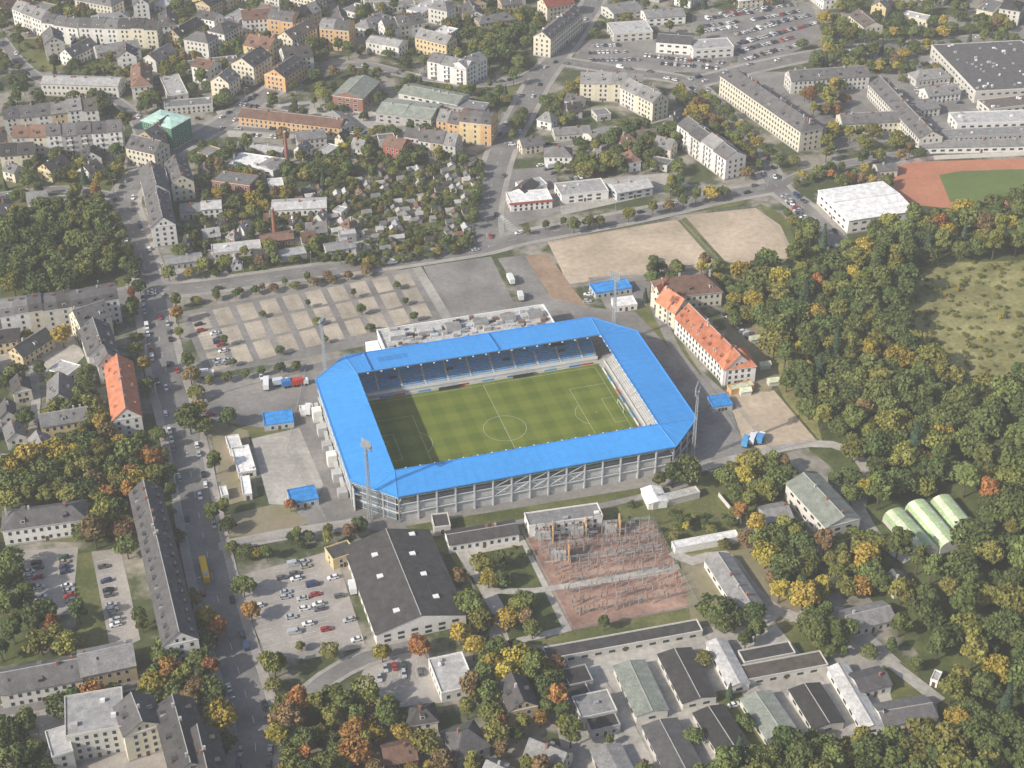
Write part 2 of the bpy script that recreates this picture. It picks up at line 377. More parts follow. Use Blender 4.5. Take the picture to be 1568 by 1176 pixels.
    if roof=='gable' and rh>2.5 and win!=2:
        for k in range(max(0,int(2*X2/5))):
            u=U(-X2+1,X2-1); y=random.choice((-1,1))*U(.25,.6)*Y2
            s=.45
            za,zb=zroof(y-.5)+.24,zroof(y+.5)+.24
            mr.face([T((u-s,y-.5,za)),T((u+s,y-.5,za)),T((u+s,y+.5,zb)),T((u-s,y+.5,zb))],glass)
    if chim and roof!='flat':
        for k in range(max(1,int(2*X2/9*chim))):
            u=U(-X2+1,X2-1); y=random.choice((-1,1))*.6
            c=T((u,y,0)); mr.box(c[0]-.4,c[0]+.4,c[1]-.4,c[1]+.4,h+rh*.6,h+rh+1.3,brickm if R()<.6 else concrete)
    mw.build('walls',root); mr.build('roof',root); mv.build('windows',root)
    return root,(cx,cy,ang,L,W)
def ROW(x1,y1,x2,y2,n,w,h,walls,roofs,rh=4.5,roof='gable',name='tenement_house',dorm=.7,**k):
    a=g(x1,y1,h); b=g(x2,y2,h); rcol=random.choice(roofs)
    for i in range(n):
        p=tuple(a[j]+(b[j]-a[j])*i/n for j in (0,1)); q=tuple(a[j]+(b[j]-a[j])*(i+1)/n for j in (0,1))
        if R()<.4: rcol=random.choice(roofs)
        B(0,0,0,0,w,h+U(-.6,.6),rh+U(-.3,.3),roof,random.choice(walls),rcol,name,dorm=dorm,world=(p,q),noswap=1 if n>1 else 0,**k)
WW=['white','cream','pale']; WC=['cream','yellow','pale','white','white','ochre','pale','white','cream']
RS=['slate','grey','dark']; RT=['slate','grey','dark','tile','slate','brown']
ROW(18,14,62,30,3,12,13,WC,RS,name='tenement_house')
ROW(64,36,118,42,3,12,13,['white'],RS,roof='mansard')
ROW(120,42,240,46,6,12,13,['white','cream'],RS,roof='mansard')
ROW(148,82,215,72,2,12,8,WW,['light','grey'],rh=2.5,dorm=0,name='house')
B(281,60,318,66,13,13,4,'hip','pale','slate','villa')
ROW(410,30,448,34,2,13,13,['orange'],RS,roof='mansard'); ROW(450,30,492,14,3,12,13,['ochre','cream'],RS)
ROW(489,44,534,48,2,13,14,['orange'],RS,roof='mansard')
ROW(322,124,350,128,1,14,10,['cream'],RS);ROW(354,98,388,104,1,22,12,['cream'],RS,roof='gable');ROW(372,68,412,76,2,16,13,['yellow'],['tile','slate'])
ROW(404,112,436,118,1,24,10,['orange'],RS);ROW(436,92,480,86,2,16,11,['grey','pale'],RS)
ROW(590,44,650,34,3,13,10,WW,RS); ROW(560,62,610,72,2,12,8,WW,['light','grey'],rh=2,dorm=0)
ROW(654,94,714,106,3,14,12,['white'],['light','grey'],rh=3,balc=1,name='apartment_building',dorm=0); ROW(714,106,746,90,2,12,12,['white'],['grey'],rh=3,name='apartment_building',dorm=0)
B(843,60,893,18,12,13,4,'gable','cream','slate','apartment_building',dorm=.6); B(838,12,880,4,14,10,4,'gable','cream','red','house')
B(509,146,555,152,28,9,3,'gable','brick','gg','factory_hall',win=2,chim=0); 
B(365,178,520,196,13,6,2.5,'gable','orange','tile','factory_building',win=1); B(520,196,545,190,20,5,2,'gable','pale','grey','workshop')
ROW(575,172,660,182,2,22,6,['pale','grey'],['grey','gg'],rh=2,name='factory_hall',dorm=0,win=2); B(610,142,700,160,16,6,2,'gable','pale','gg','factory_hall',win=2)
B(660,160,740,170,12,5,1.5,'flat','grey','grey','workshop')
ROW(668,184,703,190,2,12,11,['orange','brick'],RT); ROW(703,186,752,192,3,13,13,['orange','yellow'],['brown','slate'],roof='mansard',dorm=1); 
ROW(640,214,697,222,3,12,10,['pale','grey','ochre'],RS); B(586,222,615,228,12,9,3.5,'gable','red','tile','house'); B(618,208,645,212,10,8,3,'gable','pale','slate','house')
g1,_=B(216,184,262,196,17,14,1.5,'hip','green','mint','scaffolded_apartment_building',chim=0)
ROW(192,226,236,236,1,14,10,['cream'],['slate']); ROW(236,214,272,190,2,12,11,['ochre','pale'],['slate','brown'])
ROW(18,210,70,208,2,12,13,['cream','pale'],RT); ROW(70,208,186,200,5,12,13,['white','grey','white'],['slate','dark'],balc=1,name='apartment_building')
ROW(5,182,150,166,6,12,11,WC,['slate','brown','grey']); B(62,128,180,132,14,8,2,'gable','pale','light','school_building')
ROW(0,240,52,236,2,12,8,['cream','ochre'],RS)
B(0,0,0,0,-12,12,5,'gable','white','slate','apartment_building',world=(g(232,348,12),g(222,300,12)),dorm=.5)
B(0,0,0,0,-13,12,5,'gable','white','slate','apartment_building',world=(g(222,298,12),g(213,262,12)))
ROW(262,282,252,250,2,-12,11,['cream','pale'],['slate','brown']); ROW(275,325,340,320,2,10,5,WW,['grey','light'],rh=2,dorm=0,name='workshop')
B(324,276,382,284,12,8,1,'flat','brick','grey','brick_workshop'); B(350,252,418,262,16,5,1,'flat','white','white','warehouse',win=2); B(418,262,440,250,12,5,2,'gable','grey','grey','shed',win=0)
B(416,322,500,318,12,4,1.5,'gable','white','light','workshop'); B(325,388,400,380,9,3.5,1,'flat','pale','light','shed'); B(400,372,450,365,9,3.5,1.5,'gable','brick','tile','shed')
B(500,385,545,378,8,3.5,1.2,'gable','white','grey','shed'); B(430,395,470,388,8,3,1,'flat','grey','light','shed',win=0)
B(255,405,310,398,8,3.5,1,'gable','grey','grey','shed')
B(380,230,430,236,10,4,1.5,'gable','pale','light','shed'); B(455,215,500,210,12,6,2,'gable','pale','grey','workshop')
r,_=B(782,312,846,306,13,5,1,'flat','white','white','petrol_station_canopy',chim=0)
mb=MB(); mb.box(-12,12,-6.8,-6.65,4.1,5.5,WALL['red']); mb.build('fascia',r)
B(783,292,806,298,14,4.5,2.5,'gable','white','dark','house'); B(800,290,838,282,9,4,1,'flat','white','light','kiosk'); 
B(834,240,876,240,11,6,4,'hip','white','grey','villa'); B(860,300,932,292,15,5,1,'flat','white','light','supermarket',win=2); B(945,296,1000,286,13,5,2,'gable','steel','light','warehouse',win=2)
B(850,207,905,203,10,4,2,'gable','pale','grey','workshop'); B(910,215,945,205,12,4,2,'gable','pale','grey','workshop'); B(800,225,832,220,9,5,3,'gable','cream','slate','house')
ROW(888,126,984,130,4,13,12,['cream'],['slate','grey'],name='apartment_building',dorm=.4); ROW(950,132,1000,158,2,12,12,['cream','pale'],['grey'],name='apartment_building'); 
ROW(1000,152,1020,148,1,12,12,['white'],['slate'])
ROW(1037,190,1112,244,4,13,13,['white','pale','white'],['grey','slate'],name='apartment_building',balc=1,dorm=0,rh=3.5)
B(1103,116,1226,202,15,13,5,'hip','cream','slate','barracks_building',dorm=.3); 
B(1212,124,1332,116,13,9,4,'gable','pale','slate','barracks_building',dorm=.4); B(1330,128,1408,212,14,9,4,'gable','pale','slate','barracks_building',dorm=.5); B(1290,190,1380,186,13,7,3.5,'gable','cream','slate','barracks_building'); 
B(1408,226,1600,222,9,4,2,'gable','white','grey','garage_building',win=2); B(1412,212,1600,204,10,5,2,'flat','grey','grey','garage_building')
B(1494,140,1640,132,75,8,1,'flat','pale','slate','sports_hall',win=2); B(1466,190,1640,184,16,6,1,'flat','white','light','warehouse',win=2); B(1515,168,1600,158,14,5,1,'flat','pale','brown','workshop',win=2)
B(1400,170,1440,165,14,5,2,'gable','pale','grey','workshop')
B(0,0,0,0,38,8,1.5,'gable','white','white','sports_hall',world=(g(1253,292,8),g(1300,338,8)),win=2,chim=0)
B(1345,262,1375,260,9,4,2,'gable','pale','slate','pavilion')
B(940,52,1000,48,20,6,1,'flat','pale','light','warehouse',win=2); B(1005,64,1058,68,18,8,2,'gable','white','slate','car_showroom',win=2); B(1062,76,1124,72,16,7,1,'flat','white','light','car_showroom',win=2)
B(990,28,1050,24,16,6,2,'gable','white','grey','warehouse',win=2); B(940,22,985,14,18,6,2,'gable','pale','grey','warehouse',win=2)
B(1012,456,1106,446,16,8,6,'hip','cream','tile','villa',dorm=.5); B(997,448,1012,456,14,8,5,'gable','cream','red','villa_wing')
B(1034,486,1112,566,13,9,6,'gable','white','orange','clubhouse',dorm=.8); B(1108,566,1158,560,15,9,6,'hip','white','orange','clubhouse_wing',dorm=.5); B(1034,480,1060,470,14,9,6,'gable','cream','orange','clubhouse_wing')
B(0,0,0,0,9,3.2,1,'flat','steel','blue','blue_canopy_building',world=(g(912,450,3),g(968,441,3)),chim=0); B(943,470,976,466,8,3,1,'flat','white','white','container_building'); 
B(0,0,0,0,8,3.2,1,'flat','steel','blue','blue_canopy_building',world=(g(1092,624,3),g(1122,620,3)),chim=0); B(0,0,0,0,9,3.2,1,'flat','steel','blue','blue_canopy_building',world=(g(405,652,3),g(450,646,3)),chim=0)
B(0,0,0,0,9,3.2,1,'flat','steel','blue','blue_canopy_building',world=(g(446,772,3),g(488,764,3)),chim=0)
B(1120,598,1155,590,4,2.6,1,'flat','orange','pv','market_stall',win=0)
for (x,y) in ((1150,520),(1165,560),(1135,600),(1178,585)): B(x,y,x+16,y-2,3,2.5,1.,'gable','pale','pv','marquee_tent',win=0,chim=0)
B(365,725,392,720,18,3,1,'flat','white','white','office_container'); B(352,690,372,686,10,3,1,'flat','white','white','office_container'); B(372,758,386,756,12,3,1,'flat','white','white','office_container'); B(340,760,350,758,6,2.6,1,'flat','white','white','container',win=0)
B(460,630,480,627,4,3,1,'flat','white','white','ticket_kiosk')
ROW(0,486,110,470,5,12,12,WW+['cream'],['slate','dark','grey'],roof='mansard',dorm=1); ROW(110,470,182,458,3,12,13,['white','cream'],['slate'],roof='mansard',dorm=1)
B(0,0,0,0,-12,9,5,'gable','white','orange','terraced_house',world=(g(172,644,9),g(160,560,9)),dorm=.3)
B(0,0,0,0,-13,11,5,'gable','white','slate','terraced_house',world=(g(135,545,11),g(122,505,11)),dorm=.6); B(122,498,170,482,12,11,5,'gable','cream','slate','terraced_house',dorm=.6)
B(150,560,185,552,12,10,5,'gable','pale','slate','terraced_house',dorm=.6)
B(0,0,0,0,-12,12,5,'gable','white','slate','long_apartment_block',world=(g(250,990,12),g(198,755,12)),dorm=.8,chim=.8)
B(3,812,132,794,12,8,3.5,'hip','white','slate','apartment_building',dorm=.3)
B(0,1064,126,1040,12,7,4,'gable','white','slate','apartment_building',dorm=.2); B(124,1036,208,1018,13,8,4,'gable','ochre','grey','apartment_building')
B(100,1128,190,1112,18,12,1,'flat','pale','light','office_building'); B(190,1128,250,1108,14,12,4,'gable','cream','slate','tenement_house',dorm=.5); B(0,0,0,0,-13,12,4,'gable','pale','dark','tenement_house',world=(g(262,1190,12),g(235,1085,12)),dorm=.5); B(80,1160,112,1150,12,9,1,'flat','pale','light','office_building')
B(0,0,0,0,-12,12,4,'gable','brown','dark','tenement_house',world=(g(290,1200,12),g(275,1130,12)),dorm=.5)
B(0,640,24,636,10,5,3,'gable','pale','slate','house'); B(10,675,40,668,10,5,3,'gable','white','grey','house'); B(20,602,48,596,10,6,3,'gable','cream','dark','house'); B(50,690,80,682,9,5,3,'gable','cream','grey','house')
r,inf=B(0,0,0,0,-33,5,4.5,'gable','white','dark','supermarket',world=(g(576,972,5),g(527,838,5)),win=2,chim=0)
mb=MB(); X,Y=inf[3]/2,inf[4]/2
for (u,v) in ((-15,-8),(-2,-7),(10,-6),(22,-9),(-18,7),(2,8),(14,7)):
    z=5+4.5*(1-abs(v)/Y)+.3; mb.box(u-1,u+1,v-1.3,v+1.3,z-.8,z+.15,whitep)
mb.build('skylights',r)
B(510,858,545,846,8,5,1.5,'flat','yellow','dark','supermarket_entrance'); B(0,0,0,0,-12,4.5,1,'flat','white','light','office_building',world=(g(676,1062,4.5),g(656,1010,4.5)))
B(688,834,795,816,8,4.5,1.5,'gable','white','dark','substation_building'); B(810,806,923,790,8,6,1,'flat','white','grey','substation_building'); B(665,808,690,805,8,4,1,'flat','pale','dark','shed')
B(993,772,1022,768,10,3,1,'gable','white','white','shed',win=0); B(1000,772,1072,754,4,3,1,'flat','pale','light','shed',win=0)
B(1034,840,1132,822,4,3,1,'flat','white','white','shed',win=0)
B(0,0,0,0,-10,4,2,'gable','white','grey','barrack_shed',world=(g(1128,932,4),g(1079,856,4)),win=2); B(1175,800,1215,792,10,4,2,'gable','grey','grey','shed')
B(0,0,0,0,-15,8,3,'gable','pale','gg','warehouse',world=(g(1266,808,8),g(1204,740,8)),win=2)
for (a,b) in (((1404,850),(1352,792)),((1440,842),(1386,778)),((1474,832),(1424,770))): B(0,0,0,0,-9.5,2,3.2,'barrel','pale','pv','greenhouse_tunnel',world=(g(a[0],a[1],2),g(b[0],b[1],2)),win=0,chim=0)
fillpoly(occR,[g(1345,785),g(1430,760),g(1490,840),g(1470,880),g(1410,885)])
def GB(n,f,w,h=3.5,rh=1.1,rc='dark',wall='pale',**k): B(0,0,0,0,-w,h,rh,'gable',wall,rc,'garage_building',world=(g(*n,h),g(*f,h)),win=2,chim=0,**k)
B(838,1010,1076,966,6,3,1,'flat','pale','dark','garage_row',win=2,chim=0)
B(872,1050,908,1042,8,4,1,'flat','grey','dark','garage_building'); B(868,1072,905,1064,7,3.5,1,'flat','grey','dark','garage_building'); B(890,1100,945,1088,10,5,1,'flat','pale','grey','garage_building'); B(905,1120,950,1110,8,4,1,'flat','grey','dark','garage_building')
GB((975,1097),(940,1020),11,rc='gg');GB((1046,1077),(1008,1002),12,rc='dark');GB((1118,1052),(1082,984),7,rc='light',wall='white');GB((1182,1142),(1134,1070),11,rc='gg');GB((1246,1116),(1209,1056),11,rc='dark');GB((1322,1116),(1268,1022),7,rc='light',wall='white');GB((1100,1152),(1062,1092),11,rc='dark');GB((1022,1186),(984,1112),12,rc='slate');GB((930,1200),(905,1150),10,rc='grey')
B(1142,1042,1268,1018,7,3,1,'flat','pale','brown','garage_row',win=2,chim=0); B(1140,1015,1218,1000,6,3,1,'flat','pale','dark','garage_row',win=2,chim=0)
B(1305,964,1372,948,10,4,2,'gable','pale','grey','shed'); B(1318,1060,1366,1048,9,4,1.5,'gable','pale','slate','shed'); B(1355,1112,1436,1098,10,3.5,1.5,'gable','white','slate','shed'); B(1425,1040,1436,1044,5,3,1,'flat','white','light','shed')
B(1370,905,1400,898,9,4,2,'gable','pale','slate','house')
B(700,1160,750,1140,12,6,4,'hip','pale','slate','villa'); B(590,1172,640,1162,9,5,3,'gable','brick','tile','house')
fillpoly(occB,[g(470,560),g(575,500),g(840,455),g(1010,480),g(1130,660),g(1040,745),g(600,812),g(520,800)])
for (x,y,hh) in ((440,250,19),(421,362,16)):
    p=g(x,y); mb=MB(); mb.cyl(p[0],p[1],0,hh,1.2,.75,14,brickm); mb.cyl(p[0],p[1],hh,hh+.6,.95,.95,14,concrete); mb.build('factory_chimney')
# ---------------- procedural town fill ----------------
def hfill(px,n,wlo=10,whi=14,llo=13,lhi=28,hlo=6,hhi=12,walls=WC,roofs=RS+RT,name='house',angs=(16,106,-30,60),flat=.25):
    poly=[g(*p) for p in px]; xs=[p[0] for p in poly]; ys=[p[1] for p in poly]; c=0
    for _ in range(n*14):
        if c>=n: break
        x,y=U(min(xs),max(xs)),U(min(ys),max(ys))
        if not inpoly((x,y),poly): continue
        L,W=U(llo,lhi),U(wlo,whi); a=math.radians(random.choice(angs)+U(-5,5)); co,si=math.cos(a),math.sin(a); bad=False
        for u in np.linspace(-L/2-1.5,L/2+1.5,6):
            for v in np.linspace(-W/2-1.5,W/2+1.5,5):
                X,Y=x+co*u-si*v,y+si*u+co*v
                if hit(occB,X,Y) or hit(occR,X,Y): bad=True;break
            if bad: break
        if bad: continue
        c+=1; h=U(hlo,hhi); p=(x-co*L/2+si*W/2,y-si*L/2-co*W/2); q=(p[0]+co*L,p[1]+si*L)
        if R()<flat: B(0,0,0,0,W,U(3.5,6),1,'flat',random.choice(walls),random.choice(['light','grey','white','slate']),'workshop',world=(p,q))
        else: B(0,0,0,0,W,h,U(3,4.5),random.choice(['gable','gable','hip']),random.choice(walls),random.choice(roofs),name,world=(p,q),dorm=.4)
hfill([(0,-30),(820,-30),(800,30),(640,110),(500,100),(330,180),(200,170),(0,110)],70,lhi=34)
hfill([(900,-30),(1320,-30),(1250,40),(1150,40),(900,20)],20,12,20,18,45,4,8,WW+['grey'],['light','grey','slate','white'],'warehouse',flat=.6)
hfill([(1300,-30),(1650,-30),(1650,30),(1300,60)],14)
hfill([(780,150),(1040,180),(1010,265),(790,250)],12,7,10,8,14,3.5,7)
hfill([(0,215),(200,245),(190,300),(150,320),(0,340)],14,7,11,8,18,4,7)
hfill([(200,110),(340,150),(300,170),(190,180)],9,8,11,10,20,4,9)
hfill([(0,500),(120,500),(140,640),(90,690),(0,700)],12,8,11,10,20,4,8)
hfill([(270,240),(440,225),(440,290),(300,345)],8,6,9,7,14,3.5,6)
hfill([(450,215),(630,215),(640,238),(460,250)],5,6,9,7,14,3.5,6)
hfill([(280,380),(340,350),(520,320),(560,385),(430,400),(300,430)],16,4,7,5,11,2.6,3.6,['white','pale','grey','brown'],['light','grey','dark','tile'],'shed')
hfill([(1400,90),(1500,80),(1480,170),(1420,190)],4,10,14,14,25,4,6,WW,['grey','light'],'workshop',flat=.6)
hfill([(560,1100),(860,1080),(880,1250),(560,1250)],5,8,10,9,14,4,7)
hfill([(-900,-200),(2400,-200),(2400,-35),(-900,-35)],90,10,14,12,40)
hfill([(-700,-30),(-20,-30),(-20,1176),(-300,1176)],75,10,13,12,30)
hfill([(1620,-30),(2200,-30),(2000,250),(1640,230)],25,10,16,14,40)
zz=[g(*p) for p in [(430,300),(600,258),(640,245),(740,250),(722,368),(640,382),(560,395),(510,380)]]
xs=[p[0] for p in zz]; ys=[p[1] for p in zz]
for k in range(220):
    x,y=U(min(xs),max(xs)),U(min(ys),max(ys))
    if not inpoly((x,y),zz) or hit(occB,x,y): continue
    a=math.radians(16+U(-4,4)+random.choice((0,90))); co,si=math.cos(a),math.sin(a); L,W=U(2.8,5.5),U(2.4,3.6)
    B(0,0,0,0,W,2.3,1.1,'gable',random.choice(['brown','white','pale','ochre','grey']),random.choice(['dark','tile','light','grey','slate','light']),'garden_shed',world=((x,y),(x+co*L,y+si*L)),win=0,chim=0)
for k in range(70):
    x,y=U(min(xs),max(xs)),U(min(ys),max(ys))
    if not inpoly((x,y),zz) or hit(occB,x,y): continue
    a=math.radians(16); co,si=math.cos(a),math.sin(a); L,W=U(4,9),U(3,7)
    zp[0]-=.0012
    P('garden_bed',random.choice([grass,dry,sandg,grassd,grass,gravel]),[(x,y),(x+co*L,y+si*L),(x+co*L-si*W,y+si*L+co*W),(x-si*W,y+co*W)],False,True)
# ---------------- stadium ----------------
SA=math.radians(16.5); SC=(-3.0,529.5)
stad=empty('football_stadium',(SC[0],SC[1],0.20),SA)
blue=M('stadium_roof_blue',(.06,.31,.72),.5,.07,.03,spec=.3,fine=.4)
blued=M('stadium_roof_seam',(.09,.37,.78),.45,.05,.1)
blueh=M('stadium_roof_hatch',(.045,.24,.58),.5,.05,.1)
seat=M('blue_seat',(.05,.27,.58),.5,.15,1.)
seat2=M('pale_or_sunlit_seat',(.38,.50,.60),.5,.15,1.)  # pale blocks on the right stand; elsewhere painted sunlight on front rows
under=M('roof_underside',(.32,.38,.44),.7,.05)
pm=bpy.data.materials.new('pitch_turf'); pm.use_nodes=True; nt=pm.node_tree; N=nt.nodes; L=nt.links; b=N['Principled BSDF']; b.inputs['Roughness'].default_value=.95; b.inputs['Specular IOR Level'].default_value=.1
tc=N.new('ShaderNodeTexCoord'); sp=N.new('ShaderNodeSeparateXYZ'); L.new(tc.outputs['Object'],sp.inputs[0])
def band(out,period):
    m1=N.new('ShaderNodeMath');m1.operation='MULTIPLY';m1.inputs[1].default_value=2*math.pi/period;L.new(out,m1.inputs[0])
    m2=N.new('ShaderNodeMath');m2.operation='SINE';L.new(m1.outputs[0],m2.inputs[0])
    m3=N.new('ShaderNodeMath');m3.operation='MULTIPLY_ADD';m3.use_clamp=True;m3.inputs[1].default_value=4;m3.inputs[2].default_value=.5;L.new(m2.outputs[0],m3.inputs[0]); return m3.outputs[0]
bx,by=band(sp.outputs[0],10.9),band(sp.outputs[1],11.4)
ad=N.new('ShaderNodeMath');ad.operation='ADD';L.new(bx,ad.inputs[0]);L.new(by,ad.inputs[1])
no=N.new('ShaderNodeTexNoise');no.inputs['Scale'].default_value=.12;no.inputs['Detail'].default_value=8;no.inputs['Roughness'].default_value=.7;L.new(tc.outputs['Object'],no.inputs['Vector'])
a2=N.new('ShaderNodeMath');a2.operation='MULTIPLY_ADD';a2.inputs[1].default_value=.26;L.new(ad.outputs[0],a2.inputs[0]);L.new(no.outputs['Fac'],a2.inputs[2])
mp=N.new('ShaderNodeMapRange');mp.inputs[1].default_value=.25;mp.inputs[2].default_value=1.1;L.new(a2.outputs[0],mp.inputs[0])
mx=N.new('ShaderNodeMix');mx.data_type='RGBA';mx.inputs[6].default_value=(.09,.13,.022,1);mx.inputs[7].default_value=(.18,.21,.04,1);L.new(mp.outputs[0],mx.inputs[0]);L.new(mx.outputs[2],b.inputs['Base Color'])
mb=MB(); mb.box(-59,59,-40,40,-.19,.03,concrete); mb.build('pitch_surround',stad)
mb=MB(); mb.face([(-54.5,-36.2,.04),(54.5,-36.2,.04),(54.5,36.2,.04),(-54.5,36.2,.04)],pm); mb.build('pitch',stad)
lm=MB(); lw=.12; zl=.05; pw=M('pitch_line_white',(.6,.64,.5),.8,.05)
def ln(x0,y0,x1,y1): lm.face([(min(x0,x1)-lw/2,min(y0,y1)-lw/2,zl),(max(x0,x1)+lw/2,min(y0,y1)-lw/2,zl),(max(x0,x1)+lw/2,max(y0,y1)+lw/2,zl),(min(x0,x1)-lw/2,max(y0,y1)+lw/2,zl)],pw)
def arc(cx,cy,r,a0,a1,n=48):
    for i in range(n):
        t0=math.radians(a0+(a1-a0)*i/n);t1=math.radians(a0+(a1-a0)*(i+1)/n)
        lm.face([(cx+math.cos(t0)*(r-lw/2),cy+math.sin(t0)*(r-lw/2),zl+.004),(cx+math.cos(t0)*(r+lw/2),cy+math.sin(t0)*(r+lw/2),zl+.004),(cx+math.cos(t1)*(r+lw/2),cy+math.sin(t1)*(r+lw/2),zl+.004),(cx+math.cos(t1)*(r-lw/2),cy+math.sin(t1)*(r-lw/2),zl+.004)],pw)
ln(-52,-34,52,-34);ln(-52,34,52,34);ln(-52,-33.8,-52,33.8);ln(52,-33.8,52,33.8);ln(0,-33.8,0,33.8);arc(0,0,9.15,0,360,72);arc(0,0,.2,0,360,12)
for s in (-1,1):
    for (d,hw) in ((16.5,20.16),(5.5,9.16)):
        ln(s*(52-d),-hw,s*(52-d),hw);ln(s*(52-d+.15),-hw,s*51.8,-hw);ln(s*(52-d+.15),hw,s*51.8,hw)
    arc(s*41,0,.2,0,360,10)
    c=math.degrees(math.acos(5.5/9.15))
    if s<0: arc(-41,0,9.15,-c,c,24)
    else: arc(41,0,9.15,180-c,180+c,24)
lm.build('pitch_markings',stad)
mb=MB()
for s in (-1,1):
    for y in (-3.66,3.66): mb.beam((s*52,y,0),(s*52,y,2.44),.08,whitep); mb.beam((s*52,y,2.44),(s*54,y,.1),.04,whitep)
    mb.beam((s*52,-3.66,2.44),(s*52,3.66,2.44),.08,whitep)
    for k in range(9): y=-3.66+k*.915; mb.beam((s*52.1,y,2.4),(s*54,y,.05),.02,whitep)
mb.build('goals',stad)
mb=MB()
adv=[M('board_'+str(i),c,.5,.05) for i,c in enumerate([(.6,.6,.6),(.05,.2,.5),(.5,.08,.05),(.6,.6,.58),(.1,.35,.6)])]
for i in range(18):
    u=-52+i*5.8; mb.box(u,u+5.6,36.5,36.62,.04,.95,adv[i%5]); mb.box(u,u+5.6,-36.62,-36.5,.04,.95,adv[(i+2)%5])
for i in range(11):
    v=-32+i*5.8; mb.box(54.9,55.02,v,v+5.6,.04,.95,adv[i%5]); mb.box(-55.02,-54.9,v,v+5.6,.04,.95,adv[(i+3)%5])
mb.build('advertising_boards',stad)
FR={'far':lambda s,d,z:(s,d,z),'near':lambda s,d,z:(s,-d,z),'left':lambda s,d,z:(-d,s,z),'right':lambda s,d,z:(d,s,z)}
def sbox(mb,fn,s0,s1,d0,d1,z0,z1,mat,top=None):
    mb.hexa([fn(s0,d0,z0),fn(s1,d0,z0),fn(s1,d1,z0),fn(s0,d1,z0),fn(s0,d0,z1),fn(s1,d0,z1),fn(s1,d1,z1),fn(s0,d1,z1)],mat,top)
lconc=M('stand_concrete',(.48,.48,.47),.85,.1,.3)
for side,d0,n,s0,s1 in (('far',39,20,-56,55),('near',38.5,12,-56,56),('left',58,18,-37,38),('right',57.5,18,-36,37)):
    fn=FR[side]; mb=MB(); ms=MB(); tr=.78
    sbox(mb,fn,s0,s1,d0-.2,d0,0,1.6,lconc)
    if side!='right': sbox(mb,fn,s0,s1,d0-.25,d0-.2,.9,2.3,whitep)
    for i in range(n):
        z=1.2+i*.44; d=d0+i*tr
        sbox(mb,fn,s0,s1,d,d+tr,z-.6,z,lconc)
        k=0; s=s0+.6
        while s<s1-4:
            e=min(s+9.2,s1-.5)
            if side=='right': use=(i>6 and k%3!=1); mt=seat2 if (k%2 and i<12) else seat
            else: use=True; mt=seat2 if (i<2) else seat  # front two rows coloured paler, as if lit by the sun
            if use: sbox(ms,fn,s,e,d+.3,d+.68,z+.02,z+.42,mt)
            s+=10.4;k+=1
    dd=d0+n*tr; zt=1.2+n*.44
    sbox(mb,fn,s0,s1,dd,dd+.3,-.19,zt+1.2,lconc)
    for k in range(int((s1-s0)/10.4)):
        s=s0+10.0+k*10.4
        if side in('far','right'): mb.beam(fn(s+.2,d0,2.2),fn(s+.2,d0+n*tr,zt+.9),.05,whitep)
    if side in ('far','right'):
        for k in range(4):
            s=s0+16+k*26 if side=='far' else s0+10+k*18
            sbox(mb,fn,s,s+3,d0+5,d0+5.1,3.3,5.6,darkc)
    mb.build(side+'_stand_terrace',stad); ms.build(side+'_stand_seats',stad)
mb=MB()
sbox(mb,FR['far'],-22,10,50.5,54.5,9.2,12.4,WALL['grey']); sbox(mb,FR['far'],-21.5,9.5,50.38,50.48,9.9,11.9,glass)
for k in range(11): sbox(mb,FR['far'],-21.6+k*3.1,-21.4+k*3.1,50.3,50.37,9.6,12.2,whitep)
mb.box(34,41,44.6,45,7.2,11.2,darkc); mb.box(33.8,41.2,45.02,45.2,7,11.4,whitep)
mb.box(24,31,44.6,45,7.2,11.2,M('banner_blue',(.05,.25,.6),.6))
for u in (-20,14):
    mb.box(u,u+9,34.9,35.1,.05,2.1,glass); mb.box(u,u+9,34.6,36.2,2.1,2.2,steel)
mb.build('press_boxes_and_dugouts',stad)
I=[(-55.5,-35.5),(55,-35.5),(55,36.5),(-55.5,36.5)]
ZI,ZO=15.2,12.9
def zi(p): return (p[0],p[1],ZI)
def zo(p): return (p[0],p[1],ZO)
NL=(-57.5,-49);NR=(57.5,-49);RN=(73,-33);RF=(73,38);FRr=(57,55);FL=(-57.5,55);LF=(-73,40);LN=(-73,-33.5)
panels=[(zi(I[0]),zi(I[1]),zo(NR),zo(NL)),(zi(I[1]),zi(I[2]),zo(RF),zo(RN)),(zi(I[2]),zi(I[3]),zo(FL),zo(FRr)),(zi(I[3]),zi(I[0]),zo(LN),zo(LF))]
mr=MB()
for q in panels:
    mr.hexa([(p[0],p[1],p[2]-.45) for p in q]+list(q),under,blue)
    a,b2,c,d=[Vector(p) for p in q]; Ln=(b2-a).length; k=int(Ln/3.7)
    for i in range(1,k):
        t=i/k; mr.beam(a.lerp(b2,t)+Vector((0,0,.03)),d.lerp(c,t)+Vector((0,0,.03)),.07,blued)
    for t in (.33,.66): mr.beam(a.lerp(d,t)+Vector((0,0,.02)),b2.lerp(c,t)+Vector((0,0,.02)),.05,blued)
    mr.beam(a+Vector((0,0,.12)),b2+Vector((0,0,.12)),.18,blue); mr.beam(d+Vector((0,0,.02)),c+Vector((0,0,.02)),.25,blue)
